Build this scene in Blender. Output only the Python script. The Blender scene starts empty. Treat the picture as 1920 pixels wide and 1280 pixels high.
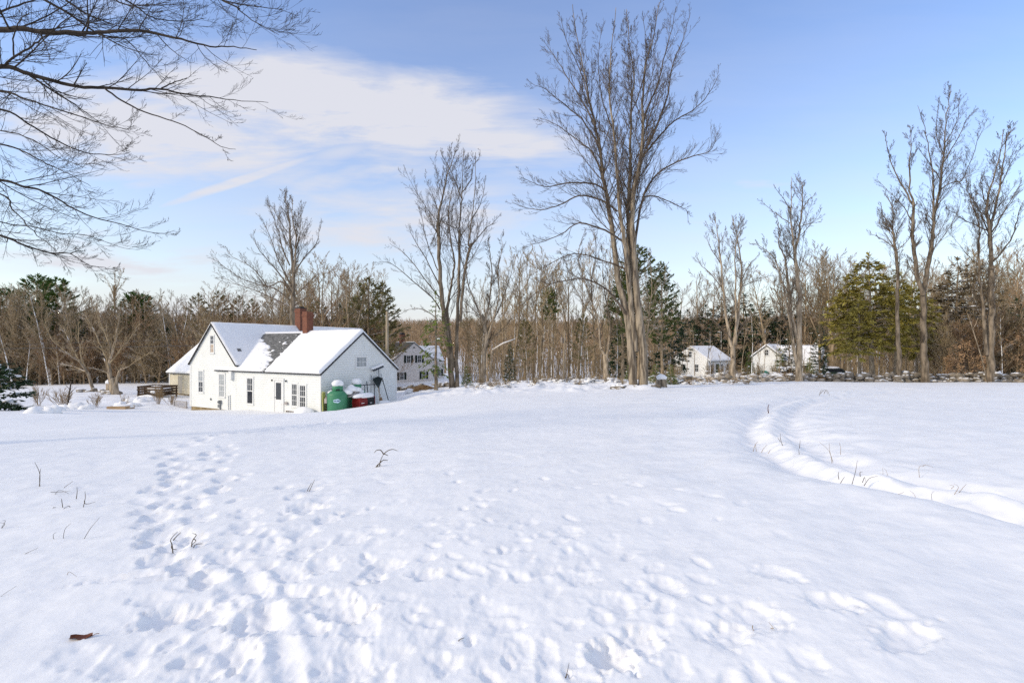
import bpy, math, random
import numpy as np
from mathutils import Vector, Matrix
R = math.radians
sc = bpy.context.scene
col = sc.collection
F, H0, CAMZ = 889.0, 647.0, 1.65

def P(u, v, Y):
    return Vector(((u-960)/F*Y, Y, CAMZ-(v-H0)/F*Y))

# ------------------------------------------------------------------ mesh helpers
def mesh_np(name, V, Q, mats, smooth=True, T=None, mi=None):
    me = bpy.data.meshes.new(name)
    V = np.asarray(V, np.float32).reshape(-1, 3)
    Q = np.asarray(Q, np.int32).reshape(-1, 4) if Q is not None and len(Q) else np.zeros((0, 4), np.int32)
    T = np.asarray(T, np.int32).reshape(-1, 3) if T is not None and len(T) else np.zeros((0, 3), np.int32)
    nl = Q.size + T.size
    me.vertices.add(len(V)); me.vertices.foreach_set('co', V.ravel())
    me.loops.add(nl); me.loops.foreach_set('vertex_index', np.concatenate([Q.ravel(), T.ravel()]))
    me.polygons.add(len(Q)+len(T))
    st = np.concatenate([np.arange(len(Q))*4, Q.size+np.arange(len(T))*3]).astype(np.int32)
    me.polygons.foreach_set('loop_start', st)
    me.polygons.foreach_set('use_smooth', np.full(len(Q)+len(T), smooth))
    for m in (mats if isinstance(mats, (list, tuple)) else [mats]): me.materials.append(m)
    if mi is not None: me.polygons.foreach_set('material_index', np.asarray(mi, np.int32))
    me.update(calc_edges=True)
    return me

class MB:
    """collects solids into one mesh"""
    def __init__(s): s.V = []; s.F = []; s.M = None
    def add(s, vs, fs):
        b = len(s.V)
        for v in vs:
            s.V.append(tuple(s.M @ Vector(v)) if s.M else tuple(v))
        for f in fs: s.F.append([b+i for i in f])
        return s
    def box(s, x0, x1, y0, y1, z0, z1):
        return s.add([(x0,y0,z0),(x1,y0,z0),(x1,y1,z0),(x0,y1,z0),(x0,y0,z1),(x1,y0,z1),(x1,y1,z1),(x0,y1,z1)],
              [(0,3,2,1),(4,5,6,7),(0,1,5,4),(1,2,6,5),(2,3,7,6),(3,0,4,7)])
    def tube(s, pts, rad, k=8, cap=True):
        pts = [Vector(p) for p in pts]; n = len(pts)
        if not isinstance(rad, (list, tuple)): rad = [rad]*n
        vs = []; fs = []
        for i, p in enumerate(pts):
            t = (pts[min(i+1, n-1)]-pts[max(i-1, 0)]).normalized()
            ref = Vector((0, 0, 1)) if abs(t.z) < .8 else Vector((1, 0, 0))
            if i == 0: a = t.cross(ref).normalized()
            else: a = (a - t*a.dot(t)).normalized()
            b = t.cross(a)
            for j in range(k):
                w = 2*math.pi*j/k
                vs.append(p+(a*math.cos(w)+b*math.sin(w))*rad[i])
        for i in range(n-1):
            for j in range(k):
                fs.append((i*k+j, i*k+(j+1)%k, (i+1)*k+(j+1)%k, (i+1)*k+j))
        if cap:
            fs.append(tuple(range(k-1, -1, -1))); fs.append(tuple((n-1)*k+j for j in range(k)))
        return s.add(vs, fs)
    def lathe(s, prof, k=24, c=(0, 0, 0)):
        vs = []; fs = []
        for (r, z) in prof:
            for j in range(k):
                w = 2*math.pi*j/k; vs.append((c[0]+r*math.cos(w), c[1]+r*math.sin(w), c[2]+z))
        for i in range(len(prof)-1):
            for j in range(k): fs.append((i*k+j, i*k+(j+1)%k, (i+1)*k+(j+1)%k, (i+1)*k+j))
        fs.append(tuple(range(k-1, -1, -1))); fs.append(tuple((len(prof)-1)*k+j for j in range(k)))
        return s.add(vs, fs)
    def blob(s, c, rx, ry, rz, seed=0, amp=.15, nu=14, nv=9, flat=-1.0, fr=1.7):
        """lumpy rounded solid; flat clips the underside"""
        rr = random.Random(seed); ph = [rr.uniform(0, 6.28) for _ in range(6)]
        vs = []; fs = []
        for i in range(nv+1):
            th = math.pi*i/nv
            for j in range(nu):
                w = 2*math.pi*j/nu
                d = Vector((math.sin(th)*math.cos(w), math.sin(th)*math.sin(w), math.cos(th)))
                k = 1+amp*(math.sin(fr*2*d.x+ph[0])*math.sin(fr*2*d.y+ph[1])+.6*math.sin(fr*4*d.x+ph[2])*math.sin(fr*4*d.z+ph[3])+.5*math.sin(fr*5*d.y+ph[4])*math.cos(fr*4*d.z+ph[5]))
                z = max(d.z, flat)
                vs.append((c[0]+d.x*rx*k, c[1]+d.y*ry*k, c[2]+z*rz*k))
        for i in range(nv):
            for j in range(nu):
                fs.append((i*nu+j, (i+1)*nu+j, (i+1)*nu+(j+1)%nu, i*nu+(j+1)%nu))
        return s.add(vs, fs)
    def mesh(s, name, m, smooth=False):
        me = bpy.data.meshes.new(name)
        me.from_pydata(s.V, [], s.F)
        me.materials.append(m)
        if smooth: me.polygons.foreach_set('use_smooth', [True]*len(me.polygons))
        me.update()
        return me
    def build(s, name, m, parent=None, smooth=False):
        return link(name, s.mesh(name, m, smooth), parent)

def link(name, data, parent=None, loc=None):
    o = bpy.data.objects.new(name, data); col.objects.link(o)
    if parent is not None: o.parent = parent
    if loc is not None: o.location = loc
    return o
def tag(o, label=None, cat=None, group=None, kind=None):
    if label: o['label'] = label
    if cat: o['category'] = cat
    if group: o['group'] = group
    if kind: o['kind'] = kind
    return o
def thing(name, label, cat, loc=(0, 0, 0), rz=0, group=None):
    o = link(name, None); o.location = loc; o.rotation_euler = (0, 0, rz); o.empty_display_size = .2
    return tag(o, label, cat, group)
def copy_tree(o, parent=None):
    c = o.copy(); col.objects.link(c)
    if parent is not None: c.parent = parent
    for ch in [x for x in o.children]: copy_tree(ch, c)
    return c

# ------------------------------------------------------------------ materials
def nmat(name):
    m = bpy.data.materials.new(name); m.use_nodes = True
    nt = m.node_tree; b = nt.nodes['Principled BSDF']
    return m, nt, b
def mat(name, c1, c2=None, rough=.7, scale=4., bump=0., bscale=30., spec=.3, metal=0., stretch=(1, 1, 1), detail=4):
    m, nt, b = nmat(name); N = nt.nodes; L = nt.links
    b.inputs['Roughness'].default_value = rough; b.inputs['Specular IOR Level'].default_value = spec; b.inputs['Metallic'].default_value = metal
    tc = N.new('ShaderNodeTexCoord'); mp = N.new('ShaderNodeMapping'); mp.inputs['Scale'].default_value = stretch
    L.new(tc.outputs['Object'], mp.inputs['Vector'])
    if c2 is None: b.inputs['Base Color'].default_value = (*c1, 1)
    else:
        n = N.new('ShaderNodeTexNoise'); n.inputs['Scale'].default_value = scale; n.inputs['Detail'].default_value = detail
        L.new(mp.outputs[0], n.inputs['Vector'])
        r = N.new('ShaderNodeValToRGB'); r.color_ramp.elements[0].position = .35; r.color_ramp.elements[1].position = .65
        r.color_ramp.elements[0].color = (*c1, 1); r.color_ramp.elements[1].color = (*c2, 1)
        L.new(n.outputs['Fac'], r.inputs[0]); L.new(r.outputs[0], b.inputs['Base Color'])
    if bump:
        n2 = N.new('ShaderNodeTexNoise'); n2.inputs['Scale'].default_value = bscale; n2.inputs['Detail'].default_value = 5
        L.new(mp.outputs[0], n2.inputs['Vector'])
        bp = N.new('ShaderNodeBump'); bp.inputs['Strength'].default_value = bump; bp.inputs['Distance'].default_value = .02
        L.new(n2.outputs['Fac'], bp.inputs['Height']); L.new(bp.outputs[0], b.inputs['Normal'])
    return m
SNOWC = (.90, .90, .90)
def bark(name, c1, c2, snow=.5, sscale=3., scale=5., thr=.35, stretch=(1, 1, .25), bump=.5):
    """bark with furrows, per-tree tint and snow lying on upward faces"""
    m, nt, b = nmat(name); N = nt.nodes; L = nt.links
    b.inputs['Roughness'].default_value = .85; b.inputs['Specular IOR Level'].default_value = .15
    tc = N.new('ShaderNodeTexCoord'); mp = N.new('ShaderNodeMapping'); mp.inputs['Scale'].default_value = stretch
    L.new(tc.outputs['Object'], mp.inputs['Vector'])
    n = N.new('ShaderNodeTexNoise'); n.inputs['Scale'].default_value = scale; n.inputs['Detail'].default_value = 6
    L.new(mp.outputs[0], n.inputs['Vector'])
    r = N.new('ShaderNodeValToRGB'); r.color_ramp.elements[0].position = .38; r.color_ramp.elements[1].position = .62
    r.color_ramp.elements[0].color = (*c1, 1); r.color_ramp.elements[1].color = (*c2, 1)
    L.new(n.outputs['Fac'], r.inputs[0])
    oi = N.new('ShaderNodeObjectInfo')
    mr = N.new('ShaderNodeMapRange'); mr.inputs['To Min'].default_value = .72; mr.inputs['To Max'].default_value = 1.25
    L.new(oi.outputs['Random'], mr.inputs['Value'])
    hs = N.new('ShaderNodeHueSaturation'); L.new(r.outputs[0], hs.inputs['Color']); L.new(mr.outputs[0], hs.inputs['Value'])
    geo = N.new('ShaderNodeNewGeometry'); sx = N.new('ShaderNodeSeparateXYZ'); L.new(geo.outputs['Normal'], sx.inputs[0])
    n3 = N.new('ShaderNodeTexNoise'); n3.inputs['Scale'].default_value = sscale; n3.inputs['Detail'].default_value = 2
    L.new(tc.outputs['Object'], n3.inputs['Vector'])
    a = N.new('ShaderNodeMath'); a.operation = 'MULTIPLY_ADD'; a.inputs[1].default_value = 1.6; a.inputs[2].default_value = -1.3+snow
    L.new(n3.outputs['Fac'], a.inputs[0])
    ad = N.new('ShaderNodeMath'); ad.operation = 'ADD'; L.new(sx.outputs['Z'], ad.inputs[0]); L.new(a.outputs[0], ad.inputs[1])
    st = N.new('ShaderNodeMapRange'); st.inputs['From Min'].default_value = thr; st.inputs['From Max'].default_value = thr+.15
    L.new(ad.outputs[0], st.inputs['Value'])
    mx = N.new('ShaderNodeMix'); mx.data_type = 'RGBA'; L.new(st.outputs[0], mx.inputs['Factor'])
    L.new(hs.outputs[0], mx.inputs['A']); mx.inputs['B'].default_value = (*SNOWC, 1)
    L.new(mx.outputs['Result'], b.inputs['Base Color'])
    if bump:
        bp = N.new('ShaderNodeBump'); bp.inputs['Strength'].default_value = bump; bp.inputs['Distance'].default_value = .04
        L.new(n.outputs['Fac'], bp.inputs['Height']); L.new(bp.outputs[0], b.inputs['Normal'])
    return m
def needles(name, c1, c2, scale=.6):
    m, nt, b = nmat(name); N = nt.nodes; L = nt.links
    b.inputs['Roughness'].default_value = .7; b.inputs['Specular IOR Level'].default_value = .2
    tc = N.new('ShaderNodeTexCoord'); n = N.new('ShaderNodeTexNoise'); n.inputs['Scale'].default_value = scale; n.inputs['Detail'].default_value = 5
    n.inputs['Roughness'].default_value = .7
    L.new(tc.outputs['Object'], n.inputs['Vector'])
    r = N.new('ShaderNodeValToRGB'); r.color_ramp.elements[0].position = .35; r.color_ramp.elements[1].position = .65
    r.color_ramp.elements[0].color = (*c1, 1); r.color_ramp.elements[1].color = (*c2, 1)
    L.new(n.outputs['Fac'], r.inputs[0]); L.new(r.outputs[0], b.inputs['Base Color'])
    return m

M = {}
def snow_mat(name, grain=1., scale=1.):
    m, nt, b = nmat(name); N = nt.nodes; L = nt.links
    b.inputs['Base Color'].default_value = (*SNOWC, 1); b.inputs['Roughness'].default_value = .55
    b.inputs['Specular IOR Level'].default_value = .25
    tc = N.new('ShaderNodeTexCoord')
    cn = N.new('ShaderNodeTexNoise'); cn.inputs['Scale'].default_value = 5.; cn.inputs['Detail'].default_value = 8; cn.inputs['Roughness'].default_value = .7; L.new(tc.outputs['Object'], cn.inputs['Vector'])
    cr = N.new('ShaderNodeValToRGB'); cr.color_ramp.elements[0].position = .36; cr.color_ramp.elements[1].position = .6; cr.color_ramp.elements[0].color = (.835, .84, .85, 1); cr.color_ramp.elements[1].color = (*SNOWC, 1)
    L.new(cn.outputs['Fac'], cr.inputs[0]); L.new(cr.outputs[0], b.inputs['Base Color'])
    prev = None
    for s, d in ((6*scale, .02), (30*scale, .006), (110*scale, .003)):
        n = N.new('ShaderNodeTexNoise'); n.inputs['Scale'].default_value = s; n.inputs['Detail'].default_value = 4
        L.new(tc.outputs['Object'], n.inputs['Vector'])
        bp = N.new('ShaderNodeBump'); bp.inputs['Strength'].default_value = .5*grain; bp.inputs['Distance'].default_value = d
        L.new(n.outputs['Fac'], bp.inputs['Height'])
        if prev: L.new(prev.outputs[0], bp.inputs['Normal'])
        prev = bp
    L.new(prev.outputs[0], b.inputs['Normal'])
    return m
M['snow'] = snow_mat('snow_ground', .65)
M['snow_soft'] = snow_mat('snow_soft', .5)
M['siding'] = mat('white_clapboard', (.74, .75, .72), (.79, .80, .77), .55, 1.2)
M['trim'] = mat('white_trim', (.76, .76, .74), None, .5)
M['cream'] = mat('cream_siding', (.62, .56, .42), (.68, .62, .48), .6, 1.)
M['shingle'] = mat('dark_shingles', (.075, .077, .075), (.20, .20, .195), .9, 5., .6, 25., stretch=(1, 1, 2.5))
M['edge'] = mat('dark_roof_edge', (.035, .035, .035), None, .7)
M['glass'] = mat('window_glass', (.035, .04, .045), None, .08, spec=.6)
M['glass_black'] = mat('black_window_glass', (.008, .009, .012), None, .08, spec=.5)
M['glass_blind'] = mat('glass_over_blind', (.30, .33, .34), (.42, .44, .44), .15, 3., spec=.6)
M['glass_tan'] = mat('glass_over_tan_board', (.42, .30, .19), (.5, .38, .26), .2, 3., spec=.5)
M['concrete'] = mat('stained_foundation', (.22, .16, .08), (.36, .28, .16), .9, 2.5, .4)
M['metal_grey'] = mat('grey_meter_metal', (.20, .21, .22), None, .45, metal=.4)
M['black'] = mat('black_plastic', (.015, .016, .018), None, .5)
M['darkmetal'] = mat('dark_painted_metal', (.035, .04, .05), None, .5)
M['tank'] = mat('green_tank_paint', (.04, .20, .10), (.055, .235, .125), .5, 1.5, spec=.45)
M['red'] = mat('red_paint', (.24, .014, .012), (.15, .01, .01), .4, 6.)
M['wood_pale'] = mat('pale_broom_wood', (.42, .28, .15), (.50, .36, .2), .7, 8.)
M['straw'] = mat('brown_broom_straw', (.22, .12, .06), (.3, .17, .08), .9, 20.)
M['yellowgreen'] = mat('yellow_green_plastic', (.36, .36, .10), (.42, .42, .14), .5, 2.)
M['decal'] = mat('pale_blue_decal', (.55, .72, .82), None, .4)
M['decal_ink'] = mat('dark_blue_ink', (.01, .03, .14), None, .4)
M['pole'] = mat('weathered_pole_wood', (.34, .27, .18), (.46, .38, .27), .85, 3., .3, stretch=(3, 3, .2))
M['darkwood'] = mat('dark_weathered_boards', (.045, .03, .02), (.10, .065, .04), .9, 4., .3)
M['lattice'] = mat('grey_lattice_wood', (.33, .30, .29), (.42, .39, .37), .8, 5.)
M['tanboard'] = mat('tan_bed_board', (.36, .24, .13), (.44, .31, .18), .85, 4., .3)
M['beige'] = mat('beige_siding', (.80, .75, .70), (.84, .79, .74), .6, 1.)
M['shutter'] = mat('dark_green_shutter', (.012, .022, .016), None, .6)
M['greenroof'] = mat('grey_green_shingles', (.075, .08, .07), (.11, .115, .10), .9, 6., .4)
M['white_siding'] = mat('white_cottage_siding', (.80, .80, .77), (.84, .84, .81), .6, 1.)
M['teal'] = mat('teal_tarp', (.02, .25, .17), (.03, .3, .2), .5, 3.)
M['brush'] = bark('brush_twigs', (.20, .148, .085), (.33, .25, .15), snow=.05, sscale=2., bump=0)
M['weed'] = mat('dead_weed_stalk', (.09, .07, .05), (.18, .14, .09), .9, 8.)
M['weed_tan'] = mat('tan_weed_stalk', (.25, .17, .09), (.34, .24, .13), .9, 8.)
M['leaf_brown'] = mat('wet_brown_leaf', (.08, .02, .01), (.16, .05, .02), .6, 30.)
M['beech'] = needles('dry_beech_leaves', (.40, .24, .13), (.55, .37, .22), 2.)
M['stone'] = bark('field_stone_under_snow', (.18, .155, .12), (.36, .31, .25), snow=.18, sscale=1.2, scale=2., thr=.45, stretch=(1, 1, 1))
M['carbody'] = mat('dark_green_car_paint', (.02, .045, .035), None, .3, spec=.5)
def brick_mat():
    m, nt, b = nmat('red_brick'); N = nt.nodes; L = nt.links
    b.inputs['Roughness'].default_value = .85
    tc = N.new('ShaderNodeTexCoord'); sx = N.new('ShaderNodeSeparateXYZ'); L.new(tc.outputs['Object'], sx.inputs[0])
    a = N.new('ShaderNodeMath'); a.operation = 'ADD'; L.new(sx.outputs['X'], a.inputs[0]); L.new(sx.outputs['Y'], a.inputs[1])
    cx = N.new('ShaderNodeCombineXYZ'); L.new(a.outputs[0], cx.inputs['X']); L.new(sx.outputs['Z'], cx.inputs['Y'])
    br = N.new('ShaderNodeTexBrick'); br.inputs['Scale'].default_value = 4.2
    br.inputs['Color1'].default_value = (.20, .068, .036, 1); br.inputs['Color2'].default_value = (.13, .042, .023, 1); br.inputs['Mortar'].default_value = (.25, .14, .09, 1)
    br.inputs['Mortar Size'].default_value = .012; br.inputs['Brick Width'].default_value = .8; br.inputs['Row Height'].default_value = .28
    L.new(cx.outputs[0], br.inputs['Vector']); L.new(br.outputs['Color'], b.inputs['Base Color'])
    return m
M['brick'] = brick_mat()
B1 = bark('bark_grey_brown', (.11, .087, .062), (.29, .23, .165), snow=.1)
B_MAPLE = bark('bark_old_maple', (.12, .095, .07), (.42, .345, .25), snow=.05, scale=7., stretch=(1, 1, .12), bump=1.)
B_PALE = bark('bark_pale_maple', (.19, .15, .105), (.44, .355, .255), snow=.1, scale=5.)
B_DARK = bark('bark_dark_twigs', (.06, .046, .035), (.14, .108, .08), snow=-.2, bump=0)
B_TWIG = bark('bark_twigs_brown', (.10, .075, .052), (.21, .16, .11), snow=.05, bump=0)
B_WOODS = bark('bark_woods', (.20, .15, .09), (.42, .32, .21), snow=.25, sscale=1.4)
B_WTWIG = bark('bark_woods_twigs', (.24, .18, .105), (.40, .31, .19), snow=.15, sscale=1.2, bump=0)
B_RUST = bark('bark_woods_russet_twigs', (.23, .15, .085), (.36, .24, .14), snow=.1, sscale=1.2, bump=0)
B_SNOWY = bark('bark_snow_plastered', (.20, .16, .11), (.34, .28, .2), snow=.95, sscale=2.2)
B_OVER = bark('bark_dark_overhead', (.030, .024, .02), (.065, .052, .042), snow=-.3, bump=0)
N_PINE = needles('pine_needles', (.05, .10, .02), (.13, .20, .045))
N_DARK = needles('spruce_needles', (.018, .038, .018), (.05, .085, .034))
N_OLIVE = needles('olive_hemlock_needles', (.26, .22, .05), (.46, .39, .10))
N_MID = needles('fir_needles', (.065, .09, .022), (.15, .18, .045))
N_DULL = needles('dull_pine_needles', (.13, .12, .045), (.23, .205, .08))
N_BROWN = needles('brownish_pine_needles', (.12, .09, .045), (.2, .15, .08))
N_BRIGHT = needles('bright_fir_needles', (.09, .13, .02), (.20, .25, .05))
SKY_SAT, SKY_VAL, SKY_HUE, CLOUD, SUN, EXPO = 1.22, 1.9, .513, (5.8, 5.82, 6.3, 1), 2.5, -0.17
# ------------------------------------------------------------------ noise and terrain
_rg = np.random.RandomState(7)
_perm = np.concatenate([_rg.permutation(256)]*3)
_ga = _rg.uniform(0, 2*np.pi, 256); _gx, _gy = np.cos(_ga), np.sin(_ga)
def perlin(x, y):
    xi = np.floor(x).astype(int); yi = np.floor(y).astype(int); xf = x-xi; yf = y-yi
    u = xf**3*(xf*(xf*6-15)+10); v = yf**3*(yf*(yf*6-15)+10)
    def g(ix, iy, dx, dy):
        h = _perm[_perm[ix & 255]+(iy & 255)]; return _gx[h]*dx+_gy[h]*dy
    n00 = g(xi, yi, xf, yf); n10 = g(xi+1, yi, xf-1, yf); n01 = g(xi, yi+1, xf, yf-1); n11 = g(xi+1, yi+1, xf-1, yf-1)
    return (n00*(1-u)+n10*u)*(1-v)+(n01*(1-u)+n11*u)*v
def fbm(x, y, o=4, gain=.5):
    s = 0; a = 1.
    for i in range(o):
        s = s+a*perlin(x*2**i+17.3*i, y*2**i-9.1*i); a *= gain
    return s

# support heights of the land: (x, y, z), mostly read off as (pixel, distance)
_cp = [(0,-15,.35),(-25,-10,.2),(25,-10,.5),(0,0,0),(0,2.3,0),(-2.5,2.6,0),(3,2.6,.02),(0,6,-.13),(-5,6,-.18),(7,6,-.05),(0,12,-.42),(-10,12,-.55),(12,12,-.3),(0,20,-.85),(18,20,-.7),
       (-60,10,-1.),(60,10,0),(70,40,-1.),(-70,30,-3.2)]
for u, v, Y in [(960,742,28),(1190,728,32),(1400,722,36),(1700,718,40),(1920,717,40),(1500,716,41),(700,756,29.5),(800,742,33),
                (0,773,21),(100,771,24),(220,770,27),(330,769.5,29),(430,778,28.2),(520,777,26.5),(600,774,26.),(603,774,29),(530,771,31),(440,768,34.),
                (358,770,35.8),(330,759,38),(100,752,38),(215,739,44),(30,752,36),(320,738,48),(380,738,50),(200,722,70),(0,721,74),(330,722,74),(-200,721,70),
                (740,752,36),(760,740,46),(690,740,50),(860,726,44),(905,724,46),(780,723,82),(960,713,56),(1058,713,60),(1330,706,75),(1440,707,72),(1136,714,50),
                (1000,709,90),(500,716,90),(1800,708,70),(2100,716,48),(1700,706,90),(1060,716,44),(1300,716,44)]:
    p = P(u, v, Y); _cp.append((p.x, p.y, p.z))
_cp = np.array(_cp)
def _U(r2): return np.where(r2 > 1e-9, r2*np.log(np.maximum(r2, 1e-9)), 0)
def _tps():
    n = len(_cp); d = (_cp[:, None, 0]-_cp[None, :, 0])**2+(_cp[:, None, 1]-_cp[None, :, 1])**2
    A = np.zeros((n+3, n+3)); A[:n, :n] = _U(d)+np.eye(n)*20.
    A[:n, n] = 1; A[:n, n+1:] = _cp[:, :2]; A[n, :n] = 1; A[n+1:, :n] = _cp[:, :2].T
    return np.linalg.solve(A, np.concatenate([_cp[:, 2], [0, 0, 0]]))
_w = _tps()
def sstep(a, b, x):
    t = np.clip((x-a)/(b-a), 0, 1); return t*t*(3-2*t)
def land(x, y):
    x = np.atleast_1d(np.asarray(x, float)); y = np.atleast_1d(np.asarray(y, float))
    z = np.full(x.shape, _w[-3])+_w[-2]*x+_w[-1]*y
    for i in range(len(_cp)): z = z+_w[i]*_U((x-_cp[i, 0])**2+(y-_cp[i, 1])**2)
    r = np.hypot(x, y)
    far = np.interp(r, [0, 90, 150, 230, 330, 430, 600, 1600], [-3, -4, -6.5, -4, 5, 13, 17, 18])+2*fbm(x/90, y/90, 2)*sstep(80, 200, r)
    k = sstep(70, 115, r)
    # beside and behind the camera the far profile stays low
    far = np.where(y < 0, np.interp(r, [0, 90, 1600], [0, .5, 3]), far)
    return z*(1-k)+far*k
def gz(x, y): return float(land(x, y)[0])
def ground_px(u, v, ymax=130):
    """where the sight line through a pixel meets the land"""
    ys = np.geomspace(1.2, ymax, 900); xs = (u-960)/F*ys; zs = CAMZ-(v-H0)/F*ys
    d = zs-land(xs, ys); i = np.where(d < 0)[0]
    i = i[0] if len(i) else len(ys)-1
    return Vector((xs[i], ys[i], float(land(xs[i], ys[i])[0])))
def at(u, Y, dz=0):
    x = (u-960)/F*Y; return Vector((x, Y, gz(x, Y)+dz))

_prints = []   # x, y, angle, half length, half width, depth
rnd = random.Random(11)
def trail(pts, step, size=(.15, .09), depth=.11, side=.14, jit=.05):
    w = [ground_px(*p) for p in pts]; acc = 0; k = 0
    for a, b in zip(w, w[1:]):
        d = (b-a); d.z = 0; L = d.length
        if L < 1e-4: continue
        d /= L; n = Vector((-d.y, d.x, 0))
        while acc < L:
            q = a+d*acc+n*(side*(1 if k % 2 else -1)+rnd.gauss(0, jit))
            _prints.append((q.x, q.y, math.atan2(d.y, d.x)+rnd.gauss(0, .25), size[0]*rnd.uniform(.8, 1.25), size[1]*rnd.uniform(.8, 1.3), depth*rnd.uniform(.6, 1.25)))
            acc += step*rnd.uniform(.8, 1.2); k += 1
        acc -= L
trail([(650,791),(560,803),(470,812),(400,818),(345,834),(310,852),(330,880)], .42, (.2, .13), .13, .12)
trail([(420,838),(405,872),(385,900),(350,938),(330,975),(325,1010),(395,1060),(440,1130),(460,1215),(440,1290)], .33, (.16, .11), .13, .13)
trail([(330,880),(300,925),(290,965),(310,1030),(320,1070)], .3, (.15, .11), .12, .1)
trail([(560,905),(600,955),(585,1000),(640,1060),(660,1150),(720,1240)], .36, (.14, .10), .09, .16, .1)
trail([(480,960),(520,1000),(560,1050),(600,1090)], .3, (.13, .09), .07, .12, .1)
trail([(1060,1000),(1170,1080),(1260,1120),(1400,1165),(1450,1250)], .42, (.13, .09), .06, .2, .14)
trail([(1480,1080),(1560,1130),(1680,1190),(1800,1260)], .55, (.16, .10), .05, .1, .08)
trail([(0,812),(120,806),(260,800),(420,792)], .6, (.22, .12), .05, .15, .1)
for u, v, a, b, d in [(318,1150,.15,.12,.17),(355,1140,.09,.10,.14),(440,1228,.11,.10,.13),(352,1240,.08,.07,.1),(575,952,.17,.13,.14),(648,1150,.13,.12,.16),(722,1064,.13,.10,.10),
                      (795,1082,.10,.08,.09),(690,1055,.06,.07,.05),(1150,1225,.12,.12,.24),(1190,1205,.16,.12,.12),(1370,1188,.13,.10,.13),(1410,1165,.20,.15,.08),
                      (1150,1132,.14,.12,.06),(335,1000,.12,.11,.14),(282,978,.14,.1,.10),(320,937,.14,.1,.10),(365,930,.12,.1,.12),(540,1110,.13,.10,.1),(575,1180,.12,.08,.07),
                      (505,1020,.14,.09,.08),(460,985,.12,.09,.08),(560,1000,.13,.07,.06),(240,1080,.28,.06,.08),(1695,1200,.22,.1,.10),(1560,1135,.14,.1,.10),(700,1000,.1,.06,.05),
                      (655,962,.13,.05,.07),(668,1005,.11,.05,.06),(625,925,.16,.08,.05),(230,1245,.13,.1,.06),(150,1230,.15,.1,.05)]:
    q = ground_px(u, v); _prints.append((q.x, q.y, rnd.uniform(-.5, .8), a, b, d))
for i in range(230):
    u = rnd.gauss(820, 360); v = rnd.uniform(880, 1275)
    if u < 150 or u > 1500: continue
    q = ground_px(u, v); s = rnd.uniform(.5, 1.2)
    _prints.append((q.x, q.y, rnd.uniform(0, 3.1), .10*s, .055*s, rnd.uniform(.02, .06)))
for i in range(45):
    q = ground_px(rnd.uniform(300, 640), rnd.uniform(880, 1275)); s = rnd.uniform(.4, 1.1)
    _prints.append((q.x, q.y, rnd.uniform(0, 3.1), .11*s, .08*s, rnd.uniform(.02, .08)))
_trench = [ground_px(*p) for p in [(1600,733),(1500,743),(1430,757),(1392,774),(1368,797),(1375,825),(1425,862),(1520,898),(1620,918),(1740,943),(1920,990)]]
_trench = [_trench[0]+(_trench[0]-_trench[1])*.6]+_trench+[_trench[-1]+(_trench[-1]-_trench[-2])*1.5]
def catmull(pts, m=6):
    pts = [Vector(p) for p in pts]; out = []
    for i in range(len(pts)-1):
        p0, p1, p2, p3 = pts[max(i-1, 0)], pts[i], pts[i+1], pts[min(i+2, len(pts)-1)]
        for j in range(m):
            t = j/m
            out.append(.5*((2*p1)+(p2-p0)*t+(2*p0-5*p1+4*p2-p3)*t*t+(3*p1-p0-3*p2+p3)*t**3))
    out.append(pts[-1].copy()); return out
_tr = catmull(_trench, 6)
_sled = catmull([ground_px(*p) for p in [(455,1062),(480,1095),(508,1150),(528,1210),(548,1290)]], 5)

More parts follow.
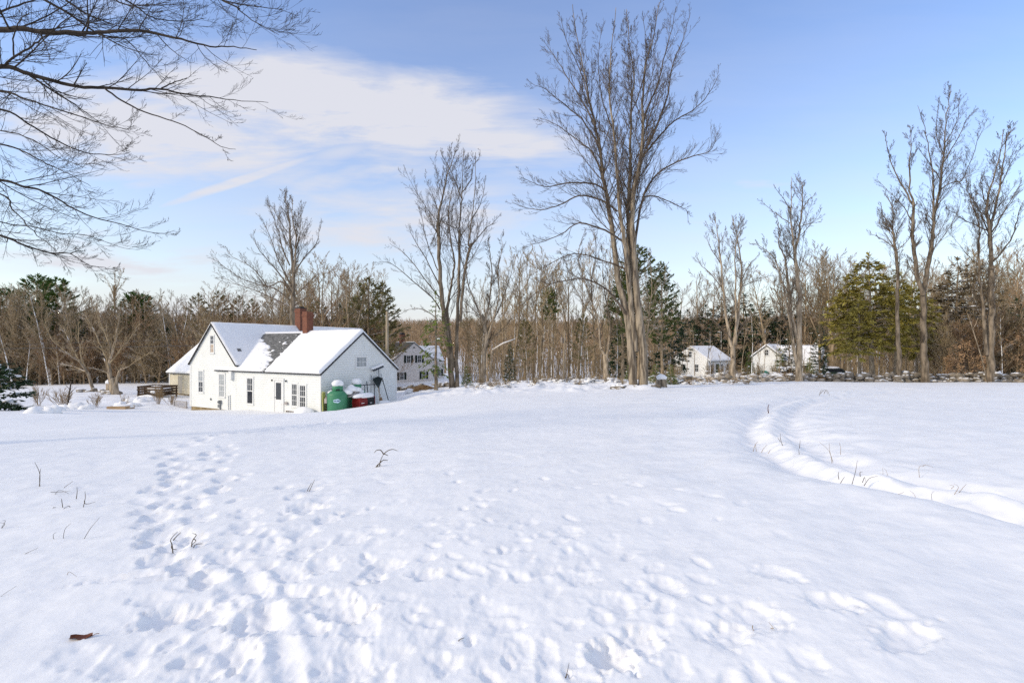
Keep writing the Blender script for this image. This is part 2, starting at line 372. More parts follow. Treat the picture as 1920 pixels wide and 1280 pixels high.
def seg_dist(x, y, line):
    best = np.full(x.shape, 1e9); sd = np.zeros(x.shape)
    for a, b in zip(line, line[1:]):
        dx, dy = b.x-a.x, b.y-a.y; L2 = dx*dx+dy*dy+1e-12
        t = np.clip(((x-a.x)*dx+(y-a.y)*dy)/L2, 0, 1)
        ex, ey = x-a.x-t*dx, y-a.y-t*dy; d = np.hypot(ex, ey)
        s = np.sign(dx*ey-dy*ex); k = d < best
        best = np.where(k, d, best); sd = np.where(k, s*d, sd)
    return sd
def detail(x, y):
    """snow relief on top of the land"""
    r = np.hypot(x, y); z = np.zeros(x.shape)
    nearm = 1-sstep(45, 80, r)
    z += .10*fbm(x/7, y/7, 2)*nearm*sstep(2, 8, r)+.03*fbm(x/1.6, y/1.6, 2)
    # wind ripples running away to the right
    c, s = math.cos(-.5), math.sin(-.5); xr, yr = x*c-y*s, x*s+y*c
    calm = sstep(-.5, 3.5, x-.12*y)
    z += nearm*(.026+.024*calm)*fbm(xr/1.9+.3*fbm(x/3, y/3, 1), yr/.55, 2)*sstep(1, 4, r)
    # trodden, crumbly snow close to the camera
    tr = np.exp(-((x+.12*y-.2)/(1.2+.42*y))**2)*(1-sstep(7, 13, r))*(.55+.45*sstep(-.1, .3, fbm(x/1.1, y/1.1, 2)))
    z += tr*(.020*fbm(x/.5, y/.5, 3)+.009*np.abs(fbm(x/.11, y/.11, 3)))
    z += (1-tr)*(1-sstep(8, 22, r))*(.012*fbm(x/.3, y/.3, 3)+.004*np.abs(fbm(x/.09, y/.09, 2)))
    hole = np.zeros(x.shape); rim = np.zeros(x.shape); scuff = np.zeros(x.shape)
    for (px, py, an, a, b, d) in _prints:
        R_ = max(a, b)*3.2; k = np.where((np.abs(x-px) < R_) & (np.abs(y-py) < R_))[0]
        if not len(k): continue
        dx, dy = x[k]-px, y[k]-py; ca, sa = math.cos(an), math.sin(an)
        p = np.sqrt(((dx*ca+dy*sa)/a)**2+((-dx*sa+dy*ca)/b)**2)
        pw = p*(1+.45*fbm(x[k]/.09+px, y[k]/.09, 2)+.22*fbm(x[k]/.04, y[k]/.04, 2)); dd = d*.40
        hole[k] = np.maximum(hole[k], dd*np.exp(-pw**3.2)*(1+.25*(dx*ca+dy*sa)/a))
        rim[k] = np.maximum(rim[k], .20*dd*np.exp(-((pw-1.22)/.22)**2))
        scuff[k] = np.maximum(scuff[k], np.exp(-(p/1.9)**2)*min(1, d/.08))
    near = 1-sstep(10, 20, r)
    z += -hole*(1+.25*fbm(x/.07, y/.07, 2))+rim*(.4+1.2*np.clip(fbm(x/.06, y/.06, 2)+.3, 0, 1.2))
    z += near*scuff*(.011*np.abs(fbm(x/.075, y/.075, 2))+.008*fbm(x/.2, y/.2, 2))
    sd = seg_dist(x, y, _tr); sd = sd+.12*fbm(x/.8, y/.8, 2)
    q = sd
    ed = (r > 3)
    z += ed*(-.12*np.exp(-((q-.45)/.26)**2)-.11*np.exp(-((q-1.35)/.30)**2)+.05*np.exp(-((q+.3)/.5)**2)+.05*np.exp(-((q-.9)/.18)**2)-.04*np.exp(-((q-.9)/1.5)**2)+.06*fbm(x/.4, y/.4, 3)*np.exp(-((q-.9)/.8)**2))*(1-sstep(26, 36, y))
    z += ed*.05*np.exp(-((q-1.9)/1.1)**2)*np.clip(fbm(x/1.1, y/1.1, 2), -.2, 1)*2*(1-sstep(12, 22, y))
    ss = seg_dist(x, y, _sled)
    z += -.018*np.exp(-(ss/.05)**2)+.012*np.exp(-((np.abs(ss)-.1)/.04)**2)
    # ploughed bank and brushy lumps at the far edge of the yard
    uu = 960+F*x/np.maximum(y, 1)
    lump = sstep(28, 31, y)*(1-sstep(44, 50, y))*sstep(745, 800, uu)*(1-sstep(1180, 1280, uu))
    z += lump*(.45*np.clip(fbm(x/2.4, y/2.4, 3)+.12, 0, 1)+.16*np.abs(fbm(x/.6, y/.6, 3)))
    yard = sstep(33, 36, y)*(1-sstep(60, 70, y))*(1-sstep(300, 360, uu))
    z += yard*(.22*np.clip(fbm(x/2.2+5, y/2.2, 3), -.1, 1))
    return z
def build_ground():
    rr = np.concatenate([np.geomspace(.6, 14, 560), np.geomspace(14, 60, 190)[1:], np.geomspace(60, 140, 34)[1:], np.geomspace(140, 1600, 36)[1:]])
    th = np.concatenate([np.linspace(-180, -62, 30, endpoint=False), np.linspace(-62, 62, 560, endpoint=False), np.linspace(62, 180, 30, endpoint=False)])
    th = np.radians(th); n, m = len(rr), len(th)
    RR, TT = np.meshgrid(rr, th, indexing='ij')
    x = (RR*np.sin(TT)).ravel(); y = (RR*np.cos(TT)).ravel()
    z = land(x, y)
    z = z+detail(x, y)
    V = np.column_stack([x, y, z])
    i, j = np.meshgrid(np.arange(n-1), np.arange(m), indexing='ij'); j2 = (j+1) % m
    Q = np.stack([i*m+j, i*m+j2, (i+1)*m+j2, (i+1)*m+j], -1).reshape(-1, 4)
    c = len(V); V = np.vstack([V, [[0, 0, gz(0, 0)]]])
    jj = np.arange(m); T = np.stack([np.full(m, c), (jj+1) % m, jj], -1)[:, ::-1]
    o = link('snow_ground', mesh_np('snow_ground', V, Q, M['snow'], True, T[:, ::-1]))
    tag(o, 'snow covered field with footprints and a curving rut', None, None, 'structure')
    return o
build_ground()

# ------------------------------------------------------------------ trees
def tubes(polys, tag_=None):
    """many tapering tubes -> V, Q ; polys: list of (pts, radii, k)"""
    groups = {}
    for p, r, k in polys: groups.setdefault((len(p), k), []).append((p, r))
    Vs = []; Qs = []; off = 0
    for (n, k), L in groups.items():
        A = np.array([[tuple(q) for q in p] for p, _ in L], np.float64); Rr = np.array([r for _, r in L])
        t = np.empty_like(A); t[:, 1:-1] = A[:, 2:]-A[:, :-2]; t[:, 0] = A[:, 1]-A[:, 0]; t[:, -1] = A[:, -1]-A[:, -2]
        t /= np.linalg.norm(t, axis=2, keepdims=True)+1e-12
        mt = t.mean(1); ref = np.zeros_like(mt); ref[np.arange(len(mt)), np.argmin(np.abs(mt), 1)] = 1
        a = np.cross(t, ref[:, None, :]); a /= np.linalg.norm(a, axis=2, keepdims=True)+1e-12
        b = np.cross(t, a)
        w = 2*np.pi*np.arange(k)/k
        V = A[:, :, None, :]+Rr[:, :, None, None]*(a[:, :, None, :]*np.cos(w)[None, None, :, None]+b[:, :, None, :]*np.sin(w)[None, None, :, None])
        N_ = len(L); base = off+np.arange(N_)[:, None, None]*(n*k)
        i = np.arange(n-1)[None, :, None]; j = np.arange(k)[None, None, :]; j2 = (j+1) % k
        Q = np.stack([base+i*k+j, base+i*k+j2, base+(i+1)*k+j2, base+(i+1)*k+j], -1)
        Vs.append(V.reshape(-1, 3)); Qs.append(Q.reshape(-1, 4)); off += N_*n*k
    return np.concatenate(Vs), np.concatenate(Qs)

def perp(d, rg):
    v = Vector((rg.gauss(0, 1), rg.gauss(0, 1), rg.gauss(0, 1))); v = v-d*v.dot(d)
    return v.normalized()
def branch(out, p, d, L, r, lv, C, rg):
    """one branch and its children; C: settings per level"""
    c = C[lv]; n = c['n']; st = L/n; pts = [p.copy()]; rad = [r]; ds = [d.copy()]
    q = p.copy(); d = d.copy()
    for i in range(n):
        d = (d+perp(d, rg)*rg.gauss(0, c['wander'])+Vector((0, 0, c['up']))).normalized()
        q = q+d*st; pts.append(q.copy()); ds.append(d.copy())
        rad.append(max(c['rmin'], r*(1-(i+1)/n*(1-c['tip']))))
    out.append((pts, rad, c['k'], lv))
    kids(out, pts, rad, ds, L, lv, C, rg)
def kids(out, pts, rad, ds, L, lv, C, rg, dens=1.):
    if lv+1 >= len(C): return
    c = C[lv+1]; n = len(pts)-1
    num = max(1, int(round(c['num']*dens*rg.uniform(.75, 1.25)*(L/c.get('per', L)))))
    for i in range(num):
        t = c['t0']+(c.get('tmax', 1)-c['t0'])*((i+rg.random())/num)
        x = t*n; a = min(int(x), n-1); f = x-a
        pos = pts[a].lerp(pts[a+1], f); dd = ds[a+1]; rr = rad[a]*(1-f)+rad[a+1]*f
        side = perp(dd, rg); side.z += c.get('side_up', .1); side.normalize()
        ang = R(rg.uniform(*c['ang'])); nd = (dd*math.cos(ang)+side*math.sin(ang)).normalized()
        if 'lens' in c: ln = rg.uniform(*c['lens'])*(1-c.get('lshr', .45)*t)
        else: ln = L*rg.uniform(*c['len'])*(1-c.get('shrink', .55)*t)
        branch(out, pos, nd, ln, max(c['rmin'], min(rr*c['rr'], c.get('rmax', 9))), lv+1, C, rg)

def settings(rmin, lvls):
    base = [dict(n=12, wander=.05, up=.02, tip=.12, rmin=rmin*2, k=9),
            dict(n=7, wander=.09, up=.09, tip=.22, rmin=rmin*1.3, k=5, num=16, t0=.3, ang=(28, 52), len=(.34, .5), rr=.5, shrink=.6),
            dict(n=5, wander=.09, up=.08, tip=.3, rmin=rmin, k=4, num=9, t0=.12, ang=(22, 46), len=(.30, .52), rr=.5),
            dict(n=4, wander=.10, up=.07, tip=.5, rmin=rmin, k=3, num=6, t0=.1, ang=(20, 44), len=(.36, .55), rr=.6),
            dict(n=3, wander=.11, up=.06, tip=.7, rmin=rmin, k=3, num=5, t0=.15, ang=(20, 42), len=(.4, .6), rr=.7)]
    return base[:lvls]
def tree_meshes(name, out, o, mt, mc, trunk_lv=0):
    """out polylines (world or local) -> trunk mesh, crown mesh relative to o"""
    res = []
    for nm, sel, m in (('trunk', [x for x in out if x[3] <= trunk_lv], mt), ('crown', [x for x in out if x[3] > trunk_lv], mc)):
        V, Q = tubes([(x[0], x[1], x[2]) for x in sel])
        res.append(mesh_np(name+'_'+nm, V-np.array(tuple(o)), Q, m))
    return res
def put_tree(name, label, cat, loc, meshes, group=None, extra=()):
    t = thing(name, label, cat, loc, 0, group)
    for nm, me in zip(('trunk', 'crown')+tuple(extra), meshes): link(nm, me, t)
    return t
def flare(rad, k=1.5, n=3):
    r = list(rad)
    for i in range(min(n, len(r))): r[i] *= 1+(k-1)*((n-i)/n)**2
    return r

def traced_tree(name, label, Y, base, stems, seed, rmin, mt, mc, limbs=(), depth=2.0, dens=1., bend=None, lens1=None, group=None, cat='tree', kl=1.):
    """a bare tree from its main stems: each stem = ([(u,v)...], r0, r1, lv, depth drift in m)"""
    rg = random.Random(seed); o = at(base, Y); out = []
    rmin *= .55; dens *= 1.2; stems = [(a, r0*(.84 if lv == 0 else .72), r1*.8, lv, dy) for a, r0, r1, lv, dy in stems]; C = settings(rmin, 5); C[0]['rmin'] = rmin*1.6
    for (px, r0, r1, lv, dy) in stems:
        pts = []
        for i, (u, v) in enumerate(px):
            t = i/(len(px)-1); pts.append(P(u, v, Y+dy*t**1.3))
        if lv == 0 and px[0][1] > 690 and abs(pts[0].z-o.z) < 3: pts[0].z = o.z-.25
        pts = catmull(pts, 4); n = len(pts)
        # a little crookedness so that the stem is not a ruled curve
        for i in range(1, n-1):
            s = .012*(pts[i+1]-pts[i-1]).length+.0002*Y; pts[i] = pts[i]+Vector((rg.gauss(0, s), rg.gauss(0, s*2), rg.gauss(0, s)))
        rad = [r1+(r0-r1)*(1-i/(n-1))**(1.35 if lv == 0 else 1.1) for i in range(n)]
        if lv == 0 and px[0][1] > 690: rad = flare(rad, 1.18, 2)
        out.append((pts, rad, 10 if lv == 0 else 6, lv))
        ds = [(pts[min(i+1, n-1)]-pts[max(i-1, 0)]).normalized() for i in range(n)]
        L = sum((pts[i+1]-pts[i]).length for i in range(n-1))
        # children start above the bare lower bole
        CC = [dict(c) for c in C]
        if lv == 0:
            hv = [p.z for p in pts]; frac = .35 if px[0][1] > 690 else .12
            CC[1].update(t0=frac, num=L*1.05*dens, lens=(L*.15, L*.36), rr=.34, rmax=.036, ang=(20, 46), lshr=.82, tmax=.94)
            CC[1].pop('per', None)
            kids(out, pts, rad, ds, L, 0, CC, rg)
        else:
            CC[2].update(t0=.18, num=max(5, L*2.1*dens), lens=(L*.15*kl, L*.34*kl), rr=.42, rmax=.02, ang=(22, 46), lshr=.6, tmax=.97)
            kids(out, pts, rad, ds, L, 1, CC, rg)
    V = tree_meshes(name, out, o, mt, mc)
    return put_tree(name, label, cat, o, V, group)

def tri_cards(P0, D, L, W, Nn):
    """flat diamond sprays: base point, direction, length, width, side vector"""
    side = np.cross(D, Nn); side /= np.linalg.norm(side, axis=1, keepdims=True)+1e-9
    a = P0; b = P0+D*L[:, None]*.45+side*W[:, None]*.5; c = P0+D*L[:, None]; d = P0+D*L[:, None]*.45-side*W[:, None]*.5
    V = np.stack([a, b, c, d], 1).reshape(-1, 3); Q = np.arange(len(V)).reshape(-1, 4)
    return V, Q
def conifer_meshes(seed, Ht, Rr, base=.15, mt=None, mn=None, shape='spruce', dens=1., spray=.42, gap=.0, snow=0, step=.42, droop=None, thin=1.):
    rg = random.Random(seed); rn = np.random.RandomState(seed)
    out = []; pts = []; rad = []
    n = 12; lean = Vector((rg.gauss(0, .01), rg.gauss(0, .01), 0))
    for i in range(n+1):
        t = i/n; pts.append(Vector((lean.x*Ht*t+rg.gauss(0, .01)*Ht*.3, lean.y*Ht*t, Ht*t-.25*(i == 0)))); rad.append(max(.02, .016*Ht*(1-t)+.02))
    pts[0].x = pts[0].y = 0
    out.append((pts, flare(rad, 1.3, 2), 8, 0))
    bp, bd, bl = [], [], []; SN = MB(); ns = 0
    z = base*Ht
    while z < Ht*.985:
        t = (z/Ht-base)/(1-base)
        if shape == 'spruce': prof = (1-t)**.85
        elif shape == 'pine': prof = (min(1, .55+t*1.6) if t < .3 else 1.03)*(1-t**2.2)**.8
        else: prof = min(1, .7+t)*(1-t**1.7)**.9
        nb = rg.choice((4, 5, 5, 6))
        x = z/Ht*n; a = min(int(x), n-1); c = pts[a].lerp(pts[a+1], x-a); c.z = z
        a0 = rg.uniform(0, 6.28)
        for j in range(nb):
            if rg.random() < gap: continue
            w = a0+6.283*j/nb+rg.gauss(0, .25); L = max(.25, Rr*prof*rg.uniform(.6, 1.15))
            dr = (droop if droop is not None else {'spruce': -.25+.55*t, 'pine': .12+.4*t, 'hemlock': -.08+.3*t}[shape])+rg.gauss(0, .08)
            d = Vector((math.cos(w), math.sin(w), dr)).normalized(); bpts = [c.copy()]; q = c.copy(); m = 4
            dd = d.copy()
            for i in range(m):
                dd = (dd+Vector((rg.gauss(0, .06), rg.gauss(0, .06), (.05 if shape != 'hemlock' else -.05)))).normalized(); q = q+dd*L/m; bpts.append(q.copy())
            r0 = .010*L+.012
            out.append((bpts, [r0, r0*.8, r0*.6, r0*.45, r0*.3], 3, 1))
            cnt = int(max(4, L*11*dens))
            for i in range(cnt):
                f = (.12 if shape == 'spruce' else .3)+(.88 if shape == 'spruce' else .7)*math.sqrt(rg.random()); xx = min(f*m, m-.001); aa = int(xx)
                pp = bpts[aa].lerp(bpts[aa+1], xx-aa)
                sd = Vector((-dd.y, dd.x, 0))*rg.choice((-1, 1))
                dv = (dd*rg.uniform(.2, 1.)+sd*rg.uniform(.1, 1.)+Vector((0, 0, rg.gauss(.05 if shape == 'pine' else -.12, .28)))).normalized()
                bp.append(tuple(pp+Vector((rg.gauss(0, .05), rg.gauss(0, .05), rg.gauss(0, .05))))); bd.append(tuple(dv)); bl.append(spray*rg.uniform(.55, 1.25)*(.6+.4*min(1, L)))
            if snow and rg.random() < snow and L > .5:
                f = rg.uniform(.45, .95); xx = min(f*m, m-.001); aa = int(xx); pp = bpts[aa].lerp(bpts[aa+1], xx-aa)
                s = rg.uniform(.5, 1.)
                SN.M = Matrix.Translation(pp+Vector((0, 0, .05)))@Matrix.Rotation(w, 4, 'Z')
                SN.blob((0, 0, 0), .16*s*(1+L*.6), .14*s*(1+L*.2), .07*s+.03, seed+ns, .25, 8, 5, -.4); ns += 1
        z += step*rg.uniform(.7, 1.3)*(1-.35*t)
    # leader tuft
    for i in range(14):
        bp.append((pts[-1].x, pts[-1].y, Ht*(1-.03*rg.random()))); v = Vector((rg.gauss(0, .6), rg.gauss(0, .6), 1)).normalized(); bd.append(tuple(v)); bl.append(spray*.8)
    bp = np.array(bp); bd = np.array(bd); bl = np.array(bl)
    nn = rn.normal(0, .45, bd.shape); nn[:, 2] += 1
    V, Q = tri_cards(bp, bd, bl, bl*.34*thin, nn)
    Vt, Qt = tubes([(x[0], x[1], x[2]) for x in out])
    Vc = V; Qc = Q
    res = [mesh_np('conifer_trunk', Vt, Qt, mt), mesh_np('conifer_crown', Vc, Qc, mn, False)]
    if ns: res.append(SN.mesh('conifer_snow', M['snow_soft'], True))
    return res
# ------------------------------------------------------------------ buildings
YAW = -.477
HO = Vector((-11.842, 29.364, CAMZ))        # near corner of the low wing; local z = height relative to the eye
HM = Matrix.Translation(HO)@Matrix.Rotation(YAW, 4, 'Z')
HI = HM.inverted()
def on_front(u, v, yl=0., fr=HI):
    """house-local point where the sight line through a pixel meets the plane y = yl"""
    a = fr@Vector((0, 0, CAMZ)); b = fr@P(u, v, 30.); t = (yl-a.y)/(b.y-a.y); return a+(b-a)*t
def on_side(u, v, xl=0., fr=HI):
    a = fr@Vector((0, 0, CAMZ)); b = fr@P(u, v, 30.); t = (xl-a.x)/(b.x-a.x); return a+(b-a)*t

def siding(mb, poly, to3, pitch=.15, lap=.028):
    """lapped boards over a convex (a, z) outline; to3(a, z, out)"""
    zs = [p[1] for p in poly]; z = min(zs); top = max(zs)
    def span(h):
        xs = []
        for (a, b) in zip(poly, poly[1:]+poly[:1]):
            if (a[1]-h)*(b[1]-h) <= 0 and a[1] != b[1]: xs.append(a[0]+(b[0]-a[0])*(h-a[1])/(b[1]-a[1]))
            elif a[1] == b[1] == h: xs += [a[0], b[0]]
        return (min(xs), max(xs)) if xs else None
    while z < top-1e-4:
        h = min(z+pitch, top); hb = h-.004 if h < top else h; s0 = span(z+1e-5); s1 = span(hb-1e-5)
        if s0 and s1:
            vs = [to3(s0[0], z, lap), to3(s0[1], z, lap), to3(s1[1], hb, .008), to3(s1[0], hb, .008), to3(s0[0], z, -.04), to3(s0[1], z, -.04)]
            mb.add(vs, [(0, 1, 2, 3), (4, 5, 1, 0)])
        z = h
    # sheathing behind the boards
    mb.add([to3(a, b, -.05) for a, b in poly], [tuple(range(len(poly)))])

def window(parent, a0, a1, z0, z1, to3, glass, cols=2, rows=4, mid=True, glass2=None, label=None, frame=.09, sill=True, low_plain=False):
    """trim, sashes and muntins in one frame mesh; panes as sub-parts"""
    mb = MB()
    def bx(x0, x1, y0, y1, o0, o1):
        vs = [to3(x, y, o) for o in (o0, o1) for (x, y) in ((x0, y0), (x1, y0), (x1, y1), (x0, y1))]
        mb.add(vs, [(0, 3, 2, 1), (4, 5, 6, 7), (0, 1, 5, 4), (1, 2, 6, 5), (2, 3, 7, 6), (3, 0, 4, 7)])
    f = frame
    bx(a0-f, a0, z0-.02, z1, .0, .06); bx(a1, a1+f, z0-.02, z1, .0, .06); bx(a0-f-.02, a1+f+.02, z1, z1+f*1.1, .0, .07)
    if sill: bx(a0-f-.03, a1+f+.03, z0-.09, z0-.02, .0, .085)
    w = .035; zm = (z0+z1)/2
    bx(a0, a1, z0-.02, z0+w, .012, .046); bx(a0, a1, z1-w, z1, .012, .046); bx(a0, a0+w, z0+w, z1-w, .012, .046); bx(a1-w, a1, z0+w, z1-w, .012, .046)
    if mid: bx(a0+w, a1-w, zm-.03, zm+.03, .012, .052)
    mw = .011
    def grid(b0, b1, rws):
        for i in range(1, cols):
            x = a0+w+(a1-a0-2*w)*i/cols; bx(x-mw, x+mw, b0, b1, .012, .043)
        for i in range(1, rws):
            y = b0+(b1-b0)*i/rws; bx(a0+w, a1-w, y-mw, y+mw, .012, .041)
    if mid:
        grid(zm+.03, z1-w, rows//2)
        if not low_plain: grid(z0+w, zm-.03, rows//2)
    else: grid(z0+w, z1-w, rows)
    o = mb.build('window', M['trim'], parent)
    if label: o['label'] = label
    def pane(y0, y1, g):
        q = MB(); q.add([to3(a0+.01, y0, .031), to3(a1-.01, y0, .031), to3(a1-.01, y1, .031), to3(a0+.01, y1, .031)], [(0, 1, 2, 3)]); q.build('pane', M[g], o)
    if mid: pane(zm, z1-.01, glass); pane(z0, zm, glass2 or glass)
    else: pane(z0, z1-.01, glass)
    return o

def snow_slope(parent, o, ex, es, n, nx, ns, th, name='roof_snow', matn='snow_soft'):
    """snow lying on a roof slope: o = lower corner, ex along eave, es up the slope, th(a, b) thickness for a,b in 0..1"""
    V = []; Fc = []
    for j in range(ns+1):
        for i in range(nx+1):
            a, b = i/nx, j/ns; t = th(a, b)
            edge = min(i, nx-i, j*1.)  # rounded lips
            k = {0: .55, 1: .9}.get(int(edge), 1.)
            V.append(o+ex*a+es*b+n*(t*k if t > 0 else -.06))
    W = nx+1
    for j in range(ns):
        for i in range(nx):
            Fc.append((j*W+i, j*W+i+1, (j+1)*W+i+1, (j+1)*W+i))
    ring = [j for j in range(W)]+[j*W+nx for j in range(1, ns+1)]+[ns*W+i for i in range(nx-1, -1, -1)]+[j*W for j in range(ns-1, 0, -1)]
    b0 = len(V)
    for r_ in ring:
        i, j = r_ % W, r_//W; V.append(o+ex*(i/nx)+es*(j/ns)-n*.03)
    m = len(ring)
    for i in range(m): Fc.append((ring[i], b0+i, b0+(i+1) % m, ring[(i+1) % m]))
    mb = MB(); mb.add(V, Fc)
    return mb.build(name, M[matn], parent, True)
def slab(mb, o, ex, es, n, t):
    vs = [o, o+ex, o+ex+es, o+es]; vs = vs+[v-n*t for v in vs]
    mb.add(vs, [(0, 1, 2, 3), (7, 6, 5, 4), (0, 4, 5, 1), (1, 5, 6, 2), (2, 6, 7, 3), (3, 7, 4, 0)])
def pn(x, y, s=0): return float(fbm(np.array([x+s]), np.array([y+s*1.7]), 3)[0])

wA, LB, DB, LA = 5.547, 8.427, 6.883, 14.56
zeA, zaA, zeB, zaB = -1.267, 1.60, -1.677, .90
zbA, zbB = -4.6, -4.40
L0 = -(LB+wA); xr = L0+wA/2
house = thing('farmhouse', 'white clapboard farmhouse with two brick chimneys and snow covered roofs', 'house', HO, YAW)
wl = MB()
fr_ = lambda a, z, o: (a, -o, z)
siding(wl, [(L0, zbA+.02), (-LB, zbA+.02), (-LB, zeA), (xr, zaA-.05), (L0, zeA)], fr_)
siding(wl, [(-LB+.003, zbB-.3), (0, zbB-.3), (0, zeB), (-LB+.003, zeB)], fr_)
sd_ = lambda a, z, o: (o, a, z)
siding(wl, [(0, zbB-.3), (DB, zbB-.3), (DB, zeB), (DB/2, zaB-.05), (0, zeB)], sd_)
lf_ = lambda a, z, o: (L0-o, LA-a, z)
siding(wl, [(0, zbA), (LA, zbA), (LA, zeA), (0, zeA)], lf_)
ra_ = lambda a, z, o: (-LB+o, a, z)
siding(wl, [(DB, zbA), (LA, zbA), (LA, zeA), (DB, zeA)], ra_)
bk_ = lambda a, z, o: (-a, LA+o, z)
siding(wl, [(LB, zbA), (LB+wA, zbA), (LB+wA, zeA), (-xr, zaA-.05), (LB, zeA)], bk_)
bb_ = lambda a, z, o: (-a, DB+o, z)
siding(wl, [(0, zbB-.3), (LB, zbB-.3), (LB, zeB), (0, zeB)], bb_)
wl.build('wall', M['siding'], house)
tr = MB()
for (x, y, z0, z1) in ((0, 0, zbB-.3, zeB-.02), (0, DB, zbB-.3, zeB-.02), (L0, 0, zbA+.02, zeA-.02)):
    sx = 1 if x == 0 else -1; sy = -1 if y == 0 else 1
    tr.box(min(x-sx*.11, x+sx*.042), max(x-sx*.11, x+sx*.042), min(y, y+sy*.042), max(y, y+sy*.042), z0, z1)
    tr.box(min(x, x+sx*.042), max(x, x+sx*.042), min(y-sy*.11, y), max(y-sy*.11, y), z0, z1)
tr.box(-LB+.05, -.05, -.04, -.002, zeB-.2, zeB-.03)
def rake(a0, z0, a1, z1, to3, w=.17):
    d = Vector((a1-a0, z1-z0)).normalized(); nrm = Vector((d.y, -d.x)) if d.x > 0 else Vector((-d.y, d.x))
    q = [(a0, z0), (a1, z1), (a1+nrm.x*0, z1-w*1.3), (a0, z0-w*1.3)]
    vs = [to3(a, z, .004) for a, z in q]+[to3(a, z, .04) for a, z in q]
    tr.add(vs, [(0, 3, 2, 1), (4, 5, 6, 7), (0, 1, 5, 4), (1, 2, 6, 5), (2, 3, 7, 6), (3, 0, 4, 7)])
rake(0, zeB, DB/2, zaB, sd_); rake(DB/2+.001, zaB, DB, zeB, sd_)
rake(L0, zeA, xr, zaA, fr_); rake(xr+.001, zaA, -LB, zeA, fr_)
tr.build('corner_trim', M['trim'], house)
fd = MB(); fd.box(L0+.04, -LB, .03, LA-.05, zbA-1.2, zbA+.02); fd.box(-LB, -.04, .03, DB-.05, zbB-1., zbB-.3); fd.build('foundation', M['concrete'], house)

# roofs: main gable (ridge runs back), low wing (ridge runs along the front)
ov = .22
def gable_slopes(x0, x1, y0, y1, ze, za, axis):
    """two slopes as (corner, along, up, normal)"""
    res = []
    if axis == 'y':
        h = (x1-x0)/2; s = (za-ze)/h; o_ = ov*.6
        for sg, xe in ((1, x1), (-1, x0)):
            up = Vector((-sg*(h+o_), 0, (h+o_)*s)); al = Vector((0, (y1-y0+2*ov*.5)*sg, 0)); c = Vector((xe+sg*o_, (y0-ov*.5) if sg > 0 else (y1+ov*.5), ze-o_*s))
            res.append((c, al, up, al.cross(up).normalized()))
    else:
        h = (y1-y0)/2; s = (za-ze)/h; o_ = ov*.6
        for sg, ye in ((-1, y0), (1, y1)):
            up = Vector((0, -sg*(h+o_), (h+o_)*s)); al = Vector(((x1-x0)*(-sg), 0, 0)); c = Vector((x0 if sg < 0 else x1, ye+sg*o_, ze-o_*s))
            res.append((c, al, up, al.cross(up).normalized()))
    return res
rf = MB()
SA = gable_slopes(L0, -LB, 0, LA, zeA, zaA, 'y')
xB0 = xr+.45
SB = gable_slopes(xB0, ov*.5, 0, DB, zeB, zaB, 'x')
for (c, al, up, n) in SA+SB: slab(rf, c, al, up, n, .11)
roof = rf.build('roof', M['shingle'], house)
eb = MB()
for (c, al, up, n) in SA+SB:
    # dark metal edging along rakes and eaves
    for (q, d, w_) in ((c, up, al), (c+al, up, al), (c, al, up)):
        a_ = d.normalized(); 
        eb.tube([q-n*.05-a_*.01, q-n*.05+d+a_*.0], .055, 6)
eb.build('roof_edge', M['edge'], roof)
cA, alA, upA, nA = SA[0]
snow_slope(roof, cA+nA*.0, alA, upA, nA, 90, 40, lambda a, b: .10+.035*pn(a*14, b*5)+.02*pn(a*40, b*14, 3)-(.13 if (abs(a-.07+.03*b) < .012 and .32 < b < .38) else 0))
cA2, alA2, upA2, nA2 = SA[1]
snow_slope(roof, cA2, alA2, upA2, nA2, 60, 20, lambda a, b: .12+.03*pn(a*9, b*5, 5))
cB, alB, upB, nB = SB[0]
# bare shingle strip on the low wing: left snow tongue, right snow field with a slanting edge
LBx = alB.length
def thB(a, b):
    x = xB0+a*LBx
    edge_r = -5.1-.75*b+.10*pn(b*9, 1)           # right-hand snow begins here
    if x > edge_r: return .10+.12*min(1, (x-edge_r)/.35)+.025*pn(x*1.3, b*5)
    edge_l = -5.65-1.7*float(sstep(.2, .55, np.array(b)))-2.9*float(sstep(.5, .95, np.array(b)))+.55*pn(b*7, x*.8, 4)+.55*pn(b*26, x*1.5, 9)
    k = (edge_l-x)
    patch = max(.06-4.*((x+6.6)**2*.6+(b-.72)**2*8), .05-5.*((x+6.9)**2*.35+(b-.52)**2*14), .10*pn(x*2.2, b*16, 12)-.045)
    t = min(.13, k*.35)+.03*pn(x*3, b*9, 2)*min(1, max(k, 0)*2)
    return max(t, patch)
snow_slope(roof, cB, alB, upB, nB, 200, 90, thB)
cB2, alB2, upB2, nB2 = SB[1]
snow_slope(roof, cB2, alB2, upB2, nB2, 60, 20, lambda a, b: .17+.03*pn(a*9, b*4, 7))
rg_ = MB()
pts = [Vector((xB0+.6+i*.3, DB/2, zaB+.10+.03*pn(i*.4, 0))) for i in range(int((ov*.5-xB0-.6)/.3)+1)]
pts = [p for p in pts if p.x > -3.2]
rg_.tube(pts, [.10+.02*pn(p.x, 3) for p in pts], 8); 
rg_.tube([Vector((xr, -.1+i*.4, zaA+.03)) for i in range(37)], [.06+.03*pn(i*.5, 8) for i in range(37)], 8)
rg_.build('ridge_snow', M['snow_soft'], roof, True)

